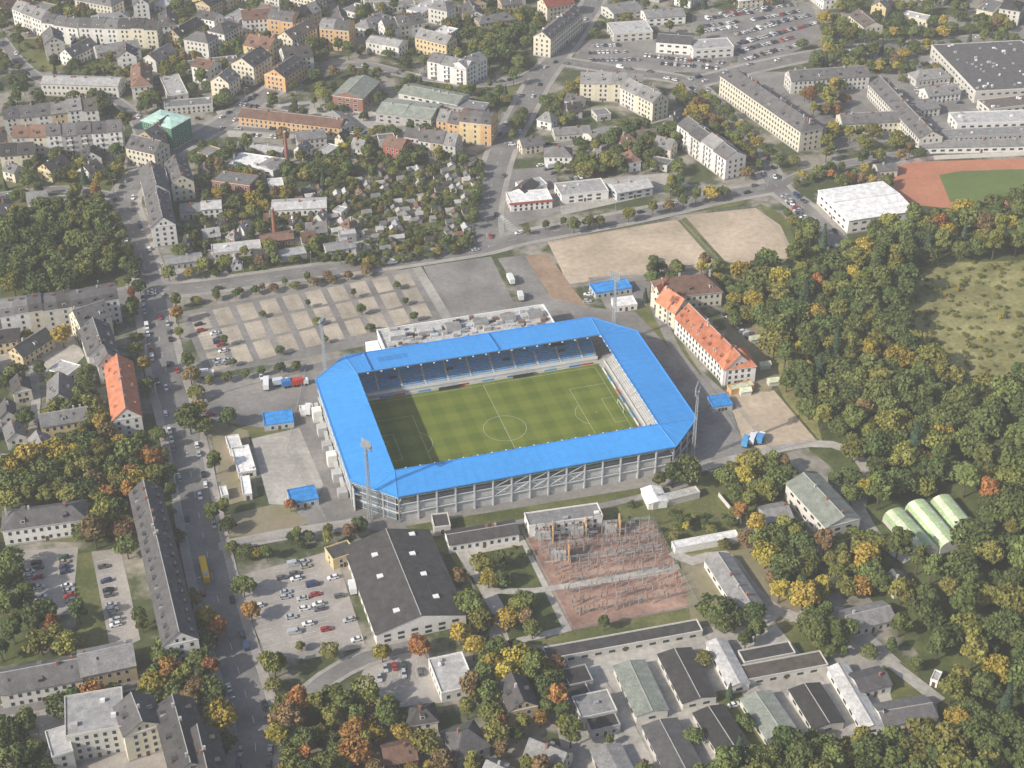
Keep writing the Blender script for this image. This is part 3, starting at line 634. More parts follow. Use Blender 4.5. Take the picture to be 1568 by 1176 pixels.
for (i,o1,o2) in ((I[0],NL,LN),(I[1],RN,NR),(I[2],FRr,RF),(I[3],LF,FL)):
    t=[zi(i),zo(o1),zo(o2)]; mr.face(t,blue); mr.face([(p[0],p[1],p[2]-.45) for p in t],under)
    mr.beam((o1[0],o1[1],ZO-.05),(o2[0],o2[1],ZO-.05),.25,blue)
    for o in (o1,o2): mr.beam((i[0],i[1],ZI+.08),(o[0],o[1],ZO+.08),.16,blued)
    for f in (.25,.5,.75):
        m=(o1[0]*f+o2[0]*(1-f),o1[1]*f+o2[1]*(1-f)); mr.beam((i[0],i[1],ZI+.03),(m[0],m[1],ZO+.03),.06,blued)
def rz(w): return ZI+(ZO-ZI)*(w-36.5)/18.5+.06
mr.face([(-44,44,rz(44)),(-31,44,rz(44)),(-31,48.5,rz(48.5)),(-44,48.5,rz(48.5))],blueh)
for u in (-49,8): mr.beam((u,37,ZI+.3),(u,54.5,ZO+.35),.3,blueh)
mr.build('roof',stad)
mb=MB()
for i in range(38):
    u=-54+i*2.93
    mb.box(u,u+.5,-35.4,-35.0,ZI+.1,ZI+.5,whitep if i%2 else darkc)
    if i%2: mb.box(u,u+.7,36.0,36.4,ZI-.9,ZI-.5,whitep)
for i in range(18):
    v=-34+i*4; mb.box(54.5,54.9,v,v+.6,ZI+.1,ZI+.5,whitep); mb.box(-55.4,-55,v,v+.6,ZI+.1,ZI+.5,darkc)
mb.build('roof_lights_and_vents',stad)
mf=MB()
def facade(a,b,nx,ny,brace=()):
    a=Vector((*a,0));b=Vector((*b,0)); n=max(1,round((b-a).length/7.4)); nv=Vector((nx,ny,0))
    for i in range(n+1):
        p=a.lerp(b,i/n); mf.beam(p+nv*.0+Vector((0,0,-.19)),p+Vector((0,0,ZO-.5)),.28,fpaint)
        q=p-nv*3.2; mf.beam(p+Vector((0,0,ZO-.9)),q+Vector((0,0,ZO-.3)),.15,fpaint); mf.beam(p+Vector((0,0,8.6)),q+Vector((0,0,ZO-.6)),.12,fpaint)
        if i<n:
            r=a.lerp(b,(i+1)/n)
            for z,t in ((4.2,.2),(8.4,.15),(11.6,.12)): mf.beam(p+Vector((0,0,z)),r+Vector((0,0,z)),t,fpaint)
            for z in (4.9,5.4): mf.beam(p+Vector((0,0,z)),r+Vector((0,0,z)),.04,steel)
            if i in brace:
                mf.beam(p+Vector((0,0,4.2)),r+Vector((0,0,8.4)),.13,fpaint); mf.beam(r+Vector((0,0,4.2)),p+Vector((0,0,8.4)),.13,fpaint); mf.beam(p+Vector((0,0,8.4)),r+Vector((0,0,11.6)),.1,fpaint)
facade((-57,-48.6),(57,-48.6),0,-1,brace=(5,6,7,8,9)); facade((-72.6,-33.5),(-72.6,39.5),-1,0,brace=(4,)); facade((72.6,-32.7),(72.6,37.5),1,0); facade((-57,54.6),(57,54.6),0,1)
facade((-57,-48.6),(-72.6,-33.5),-.7,-.7); facade((57,-48.6),(72.6,-32.7),.7,-.7); facade((-57,54.6),(-72.6,39.5),-.7,.7); facade((57,54.6),(72.6,37.5),.7,.7)
mf.build('facade_frame',stad)
dgrey=M('concourse_shaded_grey',(.17,.18,.19),.8,.12,.3)  # dark grey concrete with the roof overhang's shade put into the colour
mgrey=M('concourse_shaded_mid_grey',(.30,.31,.32),.8,.12,.3)  # grey concrete, also darkened to carry the shade behind the frame
mb=MB()
fl=random.Random(4)
for i in range(30):
    u=-56+i*3.73; mt=[WALL['white'],WALL['grey'],lconc,darkc,glass][fl.choice([0,1,1,2,3,4])]
    if i>12: mt=[mgrey,lconc,darkc,dgrey][fl.choice([0,0,1,2,3])]
    mb.box(u,u+3.7,-46.6,-46.4,-.19,3.9,mt)
mb.box(-57,57,-48.3,-46.42,3.95,4.15,lconc)
mb.box(-57,57,-46.3,-46.1,4.2,6.9,dgrey); mb.box(-57,57,-46.35,-46.05,6.95,8.6,mgrey)
for i in range(15): mb.box(-56+i*7.6,-54.4+i*7.6,-46.6,-46.35,4.2,6.6,[lconc,mgrey,WALL['steel']][i%3])
for sx in (-1,1):
    for i in range(19):
        v=-33+i*3.8; mt=fl.choice([WALL['grey'],mgrey,WALL['steel'],darkc,lconc])
        mb.box(min(sx*71.6,sx*71.8),max(sx*71.6,sx*71.8),v,v+3.75,-.19,fl.choice([3.9,3.9,7.9]),mt)
mb.build('concourse_walls',stad)
mb=MB()
for k in range(5):
    t=k/5; t2=(k+1)/5
    a=(-58+t*-13.5,-47.2+t*13.3);b2=(-58+t2*-13.5,-47.2+t2*13.3)
    mb.face([(*a,0),(*b2,0),(*b2,10.5),(*a,10.5)],M('pale_glass',(.12,.15,.18),.15,.2,.5,spec=.7))
    for z in (0.5,3,5.5,8,10.4): mb.beam((*a,z),(*b2,z),.07,fpaint)
    mb.beam((*a,0),(*a,12),.1,fpaint)
for k in range(6):
    v=-28+k*11; mb.box(-77,-73.2,v,v+4,-.19,3+ (k%3)*1.2,fl.choice([WALL['white'],WALL['grey'],lconc])); mb.hexa([(-75,v+4,0),(-73.4,v+4,0),(-73.4,v+9,3.6),(-75,v+9,3.6),(-75,v+4,.4),(-73.4,v+4,.4),(-73.4,v+9,4),(-75,v+9,4)],lconc)
mb.build('stair_towers',stad)
mb=MB(); mb.box(-38,41,56.5,77,-.19,9,WALL['white'],ROOF['light']); mb.box(-38.3,41.3,76.7,77.2,8.8,10,whitep); mb.box(-38.4,-37.9,56.5,76.7,8.8,10,whitep); mb.box(41.01,41.4,56.5,76.7,8.8,10,whitep)
winrow(mb,(-38,56.5),(0,1),(-1,0),20,8.5,3,sp=3.6);winrow(mb,(-38,77.2),(1,0),(0,1),79,8.5,3,sp=3.2)
for k in range(90):
    u,v=fl.uniform(-36,38),fl.uniform(58,75); s=fl.uniform(.5,2.0); mb.box(u-s,u+s,v-s*.5,v+s*.5,9,9+fl.uniform(.5,2.2),fl.choice([concrete,steel,concrete,WALL['steel'],WALL['grey'],WALL['brown'],darkc]))
for k in range(6): 
    u=-34+k*13; mb.box(u,u+7,67,71.5,9.01,11.5,WALL['grey'],ROOF[fl.choice(['light','grey','grey'])])
mb.box(-44,-38.5,62,76,-.19,5,WALL['white'],ROOF['white']); mb.box(-37,40,77.3,79,-.1,3.5,WALL['grey'],ROOF['light'])
mb.build('main_building',stad)
for (u,v) in ((-67.6,-43.5),(67.6,-44),(-67,50),(66.5,50)):
    c,s_=math.cos(SA),math.sin(SA); px,py=SC[0]+c*u-s_*v,SC[1]+s_*u+c*v
    fm=empty('floodlight_mast',(px,py,0),math.atan2(SC[1]-py,SC[0]-px)); mb=MB()
    for (a,b2) in ((-1,-1),(1,-1),(1,1),(-1,1)): mb.beam((a*.7,b2*.7,0),(a*.3,b2*.3,36),.09,steel)
    for k in range(18):
        z0,z1=k*2,(k+1)*2; w0=.7-.4*z0/36; w1=.7-.4*z1/36
        for (ax,ay,bx_,by_) in ((-1,-1,1,-1),(1,-1,1,1),(1,1,-1,1),(-1,1,-1,-1)):
            mb.beam((ax*w0,ay*w0,z0),(bx_*w1,by_*w1,z1),.05,steel); mb.beam((ax*w1,ay*w1,z1),(bx_*w1,by_*w1,z1),.04,steel)
    mb.build('lattice_mast',fm)
    mb=MB(); mb.box(-.2,.2,-2.6,2.6,34.6,34.8,steel); mb.box(-.9,.9,-2.4,2.4,35.9,36,steel)
    for r in range(4):
        mb.beam((.3,-2.6,34.2+r*1.1),(.3,2.6,34.2+r*1.1),.07,steel)
        for k in range(6):
            y=-2.3+k*.92; mb.hexa([(.4,y-.3,34+r*1.1),(.75,y-.33,33.9+r*1.1),(.75,y+.33,33.9+r*1.1),(.4,y+.3,34+r*1.1),(.4,y-.3,34.5+r*1.1),(.85,y-.33,34.6+r*1.1),(.85,y+.33,34.6+r*1.1),(.4,y+.3,34.5+r*1.1)],steel)
    mb.build('lamp_head',fm)
# ---------------- big car park cells ----------------
c=[g(283,481),g(630,415),g(668,486),g(322,572)]
mb=MB(); ml=MB(); zc=.182
for r in range(3):
    for k in range(10):
        t0,t1=(r+.06)/3,(r+.94)/3; s0,s1=(k+.14)/10,(k+.86)/10
        q=[bil(c,s0,t0),bil(c,s1,t0),bil(c,s1,t1),bil(c,s0,t1)]
        mb.face([(*p,zc) for p in q],paver)
        for j in range(1,12):
            for (sa,sb) in ((s0,s0+.024),(s1-.024,s1)):
                tt=t0+(t1-t0)*j/12; a=bil(c,sa,tt);b2=bil(c,sb,tt); d=.05
                ml.face([(a[0],a[1]-d,zc+.004),(b2[0],b2[1]-d,zc+.004),(b2[0],b2[1]+d,zc+.004),(a[0],a[1]+d,zc+.004)],mark)
mb.build('parking_bays'); ml.build('bay_marking')
# ---------------- cars ----------------
def carmesh(kind,color,name):
    mb=MB(); body=M('car_paint_'+name,color,.35,.03,1.,spec=.5); tyre=M('tyre',(.02,.02,.02),.9,.1); lamp=M('tail_lamp',(.35,.02,.02),.4,.1)
    if kind=='van': st=[(-2.5,.3,1.1,.88),(-2.45,.25,2.0,.95),(-.2,.25,2.1,.97),(1.1,.25,2.05,.97),(1.75,.25,1.25,.95),(2.4,.28,1.0,.9),(2.5,.35,.8,.82)]
    else: st=[(-2.15,.35,.7,.78),(-2.08,.25,.95,.86),(-1.2,.22,1.0,.89),(0,.22,.98,.9),(.95,.22,.95,.89),(1.9,.25,.78,.84),(2.15,.32,.6,.74)]
    for i in range(len(st)-1):
        x0,a0,b0,w0=st[i];x1,a1,b1,w1=st[i+1]
        mb.hexa([(x0,-w0,a0),(x1,-w1,a1),(x1,w1,a1),(x0,w0,a0),(x0,-w0*.94,b0),(x1,-w1*.94,b1),(x1,w1*.94,b1),(x0,w0*.94,b0)],body)
    if kind=='van':
        mb.hexa([(1.12,-.85,1.95),(1.72,-.85,1.3),(1.72,.85,1.3),(1.12,.85,1.95),(1.15,-.85,2.0),(1.78,-.85,1.34),(1.78,.85,1.34),(1.15,.85,2.0)],glass)
        for s in (-1,1): mb.face([(.3,s*.985,1.3),(1.2,s*.985,1.3),(1.0,s*.96,1.9),(.3,s*.97,1.9)],glass)
        wx=(-1.5,1.6)
    else:
        rb=-1.75 if kind=='estate' else (-1.5 if kind=='hatch' else -1.0); bb=-2.05 if kind!='saloon' else -1.65
        mb.hexa([(bb,-.8,.96),(1.0,-.8,.95),(1.0,.8,.95),(bb,.8,.96),(rb,-.62,1.42),(.15,-.62,1.44),(.15,.62,1.44),(rb,.62,1.42)],glass)
        mb.hexa([(rb-.02,-.63,1.42),(.16,-.63,1.44),(.16,.63,1.44),(rb-.02,.63,1.42),(rb+.05,-.56,1.48),(.08,-.56,1.5),(.08,.56,1.5),(rb+.05,.56,1.48)],body)
        for s in (-1,1): mb.beam((-.55,s*.8,.96),(-.55,s*.63,1.43),.05,body)
        for s in (-1,1): mb.box(-2.17,-2.1,s*.62-.14,s*.62+.14,.72,.86,lamp); mb.box(2.0,2.1,s*.58-.15,s*.58+.15,.58,.7,whitep)
        wx=(-1.3,1.35)
    for x in wx:
        for s in (-1,1): mb.cyl(x,.32,s*.9 if s<0 else .7,s*.7 if s<0 else .9,.32,.32,10,tyre,axis='y')
    return mb.mesh('car_'+kind)
CC=dict(silver=(.45,.46,.47),white=(.78,.78,.78),black=(.02,.02,.022),grey=(.12,.125,.13),blue=(.04,.06,.13),red=(.38,.04,.035),green=(.05,.09,.06),beige=(.4,.36,.28))
CMS=[(carmesh(k,v,n),w) for n,v,w in ((n,CC[n],w) for n,w in (('silver',28),('white',24),('black',16),('grey',17),('blue',5),('red',6),('green',1),('beige',1.5))) for k in ('hatch','estate','saloon')]
VAN=[carmesh('van',CC[n],n) for n in ('white','silver','blue')]
cw=[w for _,w in CMS]
NC=[0]
def car(x,y,a,z=.19,name='parked_car',van=.06):
    me=random.choice(VAN) if R()<van else random.choices(CMS,cw)[0][0]
    o=bpy.data.objects.new(name,me); o.location=(x,y,z); o.rotation_euler=(0,0,a+(math.pi if R()<.5 else 0)+U(-.03,.03)); COL.objects.link(o); NC[0]+=1
def crow(x1,y1,x2,y2,prob=.6,sp=2.7,along=False,z=.185,lines=True,rot=None):
    a=g(x1,y1);b=g(x2,y2); L_=math.dist(a,b); n=int(L_/(sp if not along else 6)); an=math.atan2(b[1]-a[1],b[0]-a[0])
    mb=MB(); d=((b[0]-a[0])/L_,(b[1]-a[1])/L_); nn=(-d[1],d[0])
    for i in range(n):
        t=(i+.5)/n; x,y=a[0]+(b[0]-a[0])*t,a[1]+(b[1]-a[1])*t
        if R()<prob and not hit(occB,x,y): car(x+nn[0]*U(-.3,.3),y+nn[1]*U(-.3,.3),an+(0 if along else math.pi/2),z)
        if lines and not along:
            lx,ly=x+d[0]*sp/2,y+d[1]*sp/2
            q=[(lx+nn[0]*e+d[0]*f,ly+nn[1]*e+d[1]*f,z+.004) for e,f in ((-2.5,-.06),(2.5,-.06),(2.5,.06),(-2.5,.06))]; mb.face(q,mark)
    mb.build('bay_marking')
for r in ((385,895,412,990,.25),(428,868,455,990,.3),(448,862,480,985,.5),(466,858,505,985,.35),(497,855,548,985,.2),(583,1025,640,1018,.8),(575,1040,650,1030,.3),
          (57,860,65,935,.85),(97,852,108,925,.8),(155,852,182,978,.7),(45,865,48,905,.6),(300,492,338,566,.5),(318,488,352,560,.55),(700,68,720,90,.5),
          (1070,50,1130,42,.95),(1070,42,1130,34,.9),(1080,30,1180,16,.9),(1130,68,1200,50,.95),(1130,80,1215,58,.95),(1140,92,1235,66,.9),(1125,54,1190,38,.9),(1150,32,1225,18,.9),(1170,40,1240,24,.95),(1190,52,1250,36,.9),(1100,22,1220,8,.8),
          (905,72,950,70,.9),(900,82,960,80,.95),(900,94,980,92,.9),(985,86,1060,94,.8),(1010,98,1100,106,.8),(960,64,1000,60,.8),(1060,92,1110,98,.7),
          (1392,120,1420,160,.5),(1440,110,1470,160,.6),(1410,100,1455,96,.6),(1190,150,1225,180,.4),(1240,140,1290,136,.5),(1130,135,1180,160,.3),(1480,210,1560,206,.3),(820,250,850,268,.5),(870,275,930,268,.6),(890,310,960,300,.4),(1200,300,1235,340,.4),
          (1110,480,1150,520,.5),(900,440,900,470,.3),(395,580,430,573,.4),(300,600,330,650,.3),(1010,478,1020,500,.4),(1010,1020,1050,1090,.15),(1110,1060,1150,1120,.15),(20,535,80,528,.4),(560,150,600,156,.5),(350,205,440,212,.4),(860,1020,880,1100,.2)):
    crow(*r,lines=r[4]>.2)
def street(pts,w,prob,z=.31,mov=.17):
    for sgn in (-1,1):
        o=offs(pts,sgn*(w/2-1.2))
        for i in range(1,len(o)-1):
            if R()<prob: car(*o[i],math.atan2(o[i+1][1]-o[i-1][1],o[i+1][0]-o[i-1][0]),z)
    for sgn in (-1,1):
        o=offs(pts,sgn*1.8)
        for i in range(2,len(o)-1,3):
            if R()<mov: car(*o[i],math.atan2(o[i+1][1]-o[i-1][1],o[i+1][0]-o[i-1][0]),z,'car')
street(R1,12,.36);street(R2,11,.05);street(R3,13,.14);street(R4,10,.3);street(R5,12,.08)
for k in (6,7,8,9,10): street(ROADS[k][0],ROADS[k][1],.2,.31,.0)
def bus(px,py,L_,col,name,a,h=3.,w=2.5):
    x,y=g(px,py); r=empty(name,(x,y,.28),a); mb=MB(); m=M('bus_paint_'+name,col,.4,.04)
    mb.box(-L_/2,L_/2,-w/2,w/2,.4,h,m); mb.box(-L_/2+.3,L_/2-.3,-w/2+.2,w/2-.2,h,h+.12,m); mb.build('body',r)
    mb=MB()
    for s in (-1,1):
        for k in range(int(L_/1.6)): mb.box(-L_/2+.4+k*1.55,-L_/2+1.8+k*1.55,s*(w/2+.01)-.01,s*(w/2+.01)+.01,1.4,2.4,glass)
    mb.box(L_/2+.005,L_/2+.03,-w/2+.15,w/2-.15,1.2,2.6,glass); mb.box(-L_/2+1,-L_/2+3,-.7,.7,h+.13,h+.35,steel); mb.build('windows',r)
    mb=MB()
    for x2 in (-L_/2+2.5,L_/2-2.6):
        for s in (-1,1): mb.cyl(x2,.5,s*w/2-.15,s*w/2+.12,.5,.5,12,MATS['tyre'],axis='y')
    mb.build('wheels',r)
def lorry(px,py,col,a,L_=9):
    x,y=g(px,py); r=empty('lorry',(x,y,.2),a); mb=MB(); m=M('lorry_box_%.2f_%.2f'%col[:2],col,.5,.05)
    mb.box(-L_/2,L_/2-2.4,-1.25,1.25,1.1,3.6,m); mb.build('cargo_box',r); mb=MB()
    mb.box(L_/2-2.2,L_/2,-1.2,1.2,.6,2.7,whitep); mb.box(L_/2+.002,L_/2+.03,-1.1,1.1,1.6,2.5,glass); mb.box(-L_/2,L_/2-.2,-.5,.5,.55,1.08,darkc); mb.build('cab',r); mb=MB()
    for x2 in (-L_/2+1.5,-L_/2+2.8,L_/2-1.2):
        for s in (-1,1): mb.cyl(x2,.5,s*1.2-.15,s*1.2+.1,.5,.5,12,MATS['tyre'],axis='y')
    mb.build('wheels',r)
a1=math.atan2(g(303,780)[1]-g(345,960)[1],g(303,780)[0]-g(345,960)[0])
bus(314,878,13.,(.75,.45,.02),'yellow_bus',a1)
BUSP=g(314,878)
for (x,y,c_,a) in ((408,592,(.75,.75,.75),1.7),(430,590,(.6,.62,.65),.3),(459,590,(.5,.06,.04),.3),(444,592,(.05,.2,.5),.3),(316,577,(.75,.75,.73),.2),(472,632,(.7,.7,.7),1.6),(1152,676,(.7,.72,.75),1.2),(1164,676,(.08,.3,.6),1.2),(1142,680,(.1,.35,.65),1.2),(782,432,(.7,.7,.7),1.8),(797,458,(.65,.65,.66),1.7),(848,258,(.7,.7,.7),.4),(540,905,(.7,.7,.7),1.8)): lorry(x,y,c_,a,U(6.5,9))
mb=MB(); mb.cyl(0,0,0,8,.11,.07,8,steel); mb.beam((0,0,8),(1.6,0,8.3),.05,steel); mb.box(1.4,2.2,-.15,.15,8.2,8.36,steel); mb.box(1.45,2.15,-.12,.12,8.12,8.19,frame); lampm=mb.mesh('street_lamp')
for pts,w in ROADS[:5]:
    o=offs(pts,w/2+.8)
    for i in range(2,len(o)-1,5):
        if hit(occB,*o[i]): continue
        l=bpy.data.objects.new('street_lamp',lampm); l.location=(*o[i],.19); l.rotation_euler=(0,0,math.atan2(pts[i][1]-o[i][1],pts[i][0]-o[i][0])); COL.objects.link(l)
def fence(px,h=2.,mat=steel,name='fence',close=False,wall=False):
    pts=[g(*p) for p in px]; mb=MB()
    for i in range(len(pts)-1):
        a,b2=pts[i],pts[i+1]; L_=math.dist(a,b2)
        if wall:
            d=((b2[0]-a[0])/L_,(b2[1]-a[1])/L_); n=(-d[1]*.12,d[0]*.12)
            mb.hexa([(a[0]-n[0],a[1]-n[1],0),(b2[0]-n[0],b2[1]-n[1],0),(b2[0]+n[0],b2[1]+n[1],0),(a[0]+n[0],a[1]+n[1],0),(a[0]-n[0],a[1]-n[1],h),(b2[0]-n[0],b2[1]-n[1],h),(b2[0]+n[0],b2[1]+n[1],h),(a[0]+n[0],a[1]+n[1],h)],mat); continue
        n=int(L_/3)+1
        for k in range(n+1):
            x,y=a[0]+(b2[0]-a[0])*k/n,a[1]+(b2[1]-a[1])*k/n; mb.beam((x,y,0),(x,y,h),.04,mat)
        for z in (.3,h*.6,h): mb.beam((*a,z),(*b2,z),.03,mat)
    mb.build(name)
fence([(800,816),(1000,798),(1068,928),(876,966),(800,816)]); fence([(1355,258),(1420,245),(1568,238)],2.5,WALL['white'],'boundary_wall',wall=True)
fence([(838,372),(1040,336),(1100,400),(868,437)],1.6); fence([(1110,604),(1182,692),(1250,676)],1.8); fence([(700,842),(760,985),(875,1000)],1.8); fence([(345,838),(520,812)],1.5); fence([(310,578),(470,552)],1.5)
fence([(1100,760),(1135,802)],2,WALL['pale'],'boundary_wall',wall=True); fence([(1048,330),(1160,318),(1215,385)],1.6); fence([(470,560),(440,690),(500,800)],2.0)
# ---------------- substation ----------------
sc=[g(812,822),g(996,806),g(1050,915),(0,0)]; sc[3]=g(880,948)
insul=M('brown_insulator',(.2,.09,.05),.4,.1)
sub=empty('electrical_substation',(0,0,0)); mb=MB(); mc=MB()
fr=random.Random(5)
def lat(a,b2,z,r=.32):  # lattice girder
    A=Vector((*a,z));Bv=Vector((*b2,z)); n=5
    mb.beam(A,Bv,.07,steel); A2=A+Vector((0,0,-.7)); B2=Bv+Vector((0,0,-.7)); mb.beam(A2,B2,.07,steel)
    for k in range(n):
        mb.beam(A.lerp(Bv,k/n),A2.lerp(B2,(k+1)/n),.045,steel)
for j,t in enumerate(np.linspace(.05,.92,8)):
    for i,s in enumerate(np.linspace(.03,.97,13)):
        a=bil(sc,s,t)
        if j<4:
            h=8.5 if i<5 else (7. if i%3 else 10.)
            if j==3: h=6.
            if fr.random()<.9:
                mb.beam((a[0]-.25,a[1],0),(a[0],a[1],h),.1,steel); mb.beam((a[0]+.25,a[1],0),(a[0],a[1],h),.1,dsteel)
                if i<12: lat(a,bil(sc,s+.078,t),h-.3)
                c2=bil(sc,s,min(1,t+.13)); mc.beam((*a,h-1.),(*c2,h-1.6),.035,darkc)
        for k in range(3):
            if fr.random()<.25: continue
            p=bil(sc,s+.02*k,t+fr.uniform(.03,.08)); mb.beam((*p,0),(*p,2.4),.09,fr.choice([steel,dsteel,concrete])); mc.cyl(p[0],p[1],2.4,4.,.16,.11,8,insul if fr.random()<.55 else steel)
        if i<12 and fr.random()<.75:
            p=bil(sc,s,t+.05);q=bil(sc,s+.07,t+.05); mb.beam((*p,2.3),(*q,2.3),.1,steel); mc.beam((p[0],p[1],4),(q[0],q[1],4),.05,steel)
mb.build('steel_gantries',sub); mc.build('insulators_and_busbars',sub)
mb=MB()
for (s,t) in ((.1,.04),(.38,.02),(.66,.02),(.14,.3)):
    p=bil(sc,s,t); mb.box(p[0]-2.4,p[0]+2.4,p[1]-1.6,p[1]+1.6,.4,4.2,WALL['grey']); mb.box(p[0]-3.3,p[0]-2.5,p[1]-1.4,p[1]+1.4,.8,3.8,steel)
    for k in (-1,0,1): mb.cyl(p[0]+k*1.3,p[1],4.2,5.8,.22,.12,8,insul)
    mb.box(p[0]+3,p[0]+3.6,p[1]-3,p[1]+3,0,6.5,WALL['orange'])
for s in (.33,.66):
    a=bil(sc,0,s);b2=bil(sc,1,s); mb.beam((*a,.1),(*b2,.1),.22,concrete)
mb.build('transformers',sub)
# ---------------- trees ----------------
bark=M('tree_bark',(.10,.075,.055),.95,.2,2.)
def leafmat(name,a,b2):
    m=bpy.data.materials.new(name); m.use_nodes=True; nt=m.node_tree; N=nt.nodes; L=nt.links; p=N['Principled BSDF']; p.inputs['Roughness'].default_value=.7; p.inputs['Specular IOR Level'].default_value=.12
    at=N.new('ShaderNodeAttribute'); at.attribute_name='tint'; mx=N.new('ShaderNodeMix'); mx.data_type='RGBA'; mx.inputs[6].default_value=(*a,1); mx.inputs[7].default_value=(*b2,1)
    oi=N.new('ShaderNodeObjectInfo'); hs=N.new('ShaderNodeHueSaturation')
    m1=N.new('ShaderNodeMapRange'); m1.inputs[3].default_value=.75; m1.inputs[4].default_value=1.25; L.new(oi.outputs['Random'],m1.inputs[0]); L.new(m1.outputs[0],hs.inputs['Value'])
    mu=N.new('ShaderNodeMath'); mu.operation='MULTIPLY'; mu.inputs[1].default_value=7.31; fr_=N.new('ShaderNodeMath'); fr_.operation='FRACT'; L.new(oi.outputs['Random'],mu.inputs[0]); L.new(mu.outputs[0],fr_.inputs[0])
    m2=N.new('ShaderNodeMapRange'); m2.inputs[3].default_value=.484; m2.inputs[4].default_value=.516; L.new(fr_.outputs[0],m2.inputs[0]); L.new(m2.outputs[0],hs.inputs['Hue'])
    L.new(at.outputs['Fac'],mx.inputs[0]); L.new(mx.outputs[2],hs.inputs['Color']); L.new(hs.outputs[0],p.inputs['Base Color'])
    return m
LM=dict(G1=leafmat('leaf_dark_green',(.062,.088,.028),(.125,.155,.052)),G2=leafmat('leaf_green',(.09,.115,.033),(.17,.195,.062)),G3=leafmat('leaf_yellow_green',(.14,.145,.034),(.25,.24,.065)),
 Y=leafmat('leaf_yellow',(.26,.20,.035),(.42,.34,.07)),O=leafmat('leaf_orange',(.25,.12,.035),(.40,.21,.07)),Br=leafmat('leaf_brown',(.15,.10,.045),(.26,.18,.09)),S=leafmat('needle_green',(.032,.055,.036),(.065,.10,.058)))
def tree_mesh(shape,seed):
    r=np.random.default_rng(seed); pr=random.Random(seed); mb=MB(); lf=M('x',(1,1,1))
    spec=dict(round=(7.2,4.7,4.3,12),oval=(8.2,3.7,5.4,12),spread=(6.8,5.8,3.5,14),poplar=(10,2.0,7.8,13),bush=(1.9,2.4,1.8,8))
    Cn=[];Nn=[];Tn=[];Sz=[]
    if shape=='spruce':
        mb.cyl(0,0,0,14,.22,.04,7,bark)
        for k in range(1500):
            t=r.random()**.8; z=1.5+13*(1-t); rad=(3.1*t+.1); lay=.75+.25*math.sin(z*5.5)
            a=r.random()*6.283; rr=rad*lay*(.55+.5*r.random()); Cn.append((rr*math.cos(a),rr*math.sin(a),z-.25*rr)); nn=np.array([math.cos(a),math.sin(a),.9])+r.normal(size=3)*.35; Nn.append(nn); Tn.append(r.random()); Sz.append(.3+.3*r.random())
    else:
        cz,rx,rz,nl=spec[shape]
        lobes=[]
        for i in range(nl):
            for _ in range(40):
                d=r.normal(size=3); d/=np.linalg.norm(d)
                if d[2]<-.55: continue
                p=np.array([0,0,cz])+d*np.array([rx,rx,rz])*r.uniform(.48,.74)
                if all(np.linalg.norm(p-q[0])>rx*.42 for q in lobes): break
            lobes.append((p,rx*r.uniform(.28,.48),r.random()))
        lobes.append((np.array([0,0,cz+rz*.1]),rx*.55,.3))
        if shape!='bush':
            mb.cyl(0,0,0,cz*.75,.34,.2,8,bark)
            for p,rd,_ in lobes[:7]: mb.beam((0,0,cz*pr.uniform(.35,.6)),tuple(float(v) for v in p),.08,bark)
        nper=int((2300 if shape!='bush' else 500)/len(lobes))
        for li,(p,rd,tt) in enumerate(lobes):
            for k in range(nper):
                d=r.normal(size=3); d/=np.linalg.norm(d)
                if d[2]<-.6: continue
                q=p+d*rd*(.72+.5*r.random()**1.5)*np.array([1,1,.85 if shape!='poplar' else 1.3])
                if any(lj!=li and np.linalg.norm(q-p2)<.7*r2 for lj,(p2,r2,_) in enumerate(lobes)): continue
                Cn.append(tuple(q)); Nn.append(d+r.normal(size=3)*.6); Tn.append(min(1,max(0,.45*tt+.55*r.random()))); Sz.append((.26+.32*r.random())*(1 if shape!='bush' else .6))
    C_=np.array(Cn);N_=np.array(Nn);N_/=np.linalg.norm(N_,axis=1)[:,None]; S_=np.array(Sz)[:,None]
    up=np.tile([0.,0,1],(len(C_),1)); up+=r.normal(size=up.shape)*.5
    Ax=np.cross(N_,up); Ax/=np.linalg.norm(Ax,axis=1)[:,None]; Ay=np.cross(N_,Ax)
    V=np.stack([C_-Ax*S_-Ay*S_*.7,C_+Ax*S_*.8-Ay*S_,C_+Ax*S_+Ay*S_*.75,C_-Ax*S_*.7+Ay*S_],1).reshape(-1,3)
    n0=len(mb.v); nb=len(mb.f)
    me=bpy.data.meshes.new('tree'); me.from_pydata(mb.v+[tuple(v) for v in V.tolist()],[],mb.f+[tuple(n0+4*i+k for k in range(4)) for i in range(len(C_))])
    me.materials.append(bark); me.materials.append(lf)
    me.polygons.foreach_set('material_index',[0]*nb+[1]*len(C_))
    at=me.attributes.new('tint','FLOAT','FACE'); at.data.foreach_set('value',[0.]*nb+[float(t) for t in Tn]); me.update(); return me
SH={}
for shp,ks,sd in (('round',5,1),('oval',3,2),('spread',4,3),('poplar',1,4),('spruce',2,5),('bush',2,6)):
    for k in range(ks):
        base=tree_mesh(shp,sd*17+k*13)
        for cn,lmt in LM.items():
            if (shp=='spruce')!=(cn=='S'): continue
            me=base.copy(); me.materials[1]=lmt; SH.setdefault((shp,cn),[]).append(me)
PAL=dict(forest=dict(G1=34,G2=38,G3=23,Y=3.5,O=.5,Br=1.2,S=2),town=dict(G1=33,G2=36,G3=19,Y=4.5,O=1.6,Br=4.5,S=4),street=dict(G1=20,G2=34,G3=28,Y=9,O=4,Br=7),autumn=dict(G1=14,G2=28,G3=31,Y=12,O=6,Br=9),green=dict(G1=46,G2=44,G3=10),brown=dict(Br=60,O=6,G3=12,G1=24),pop=dict(G3=4,G2=1.2,Y=.3))
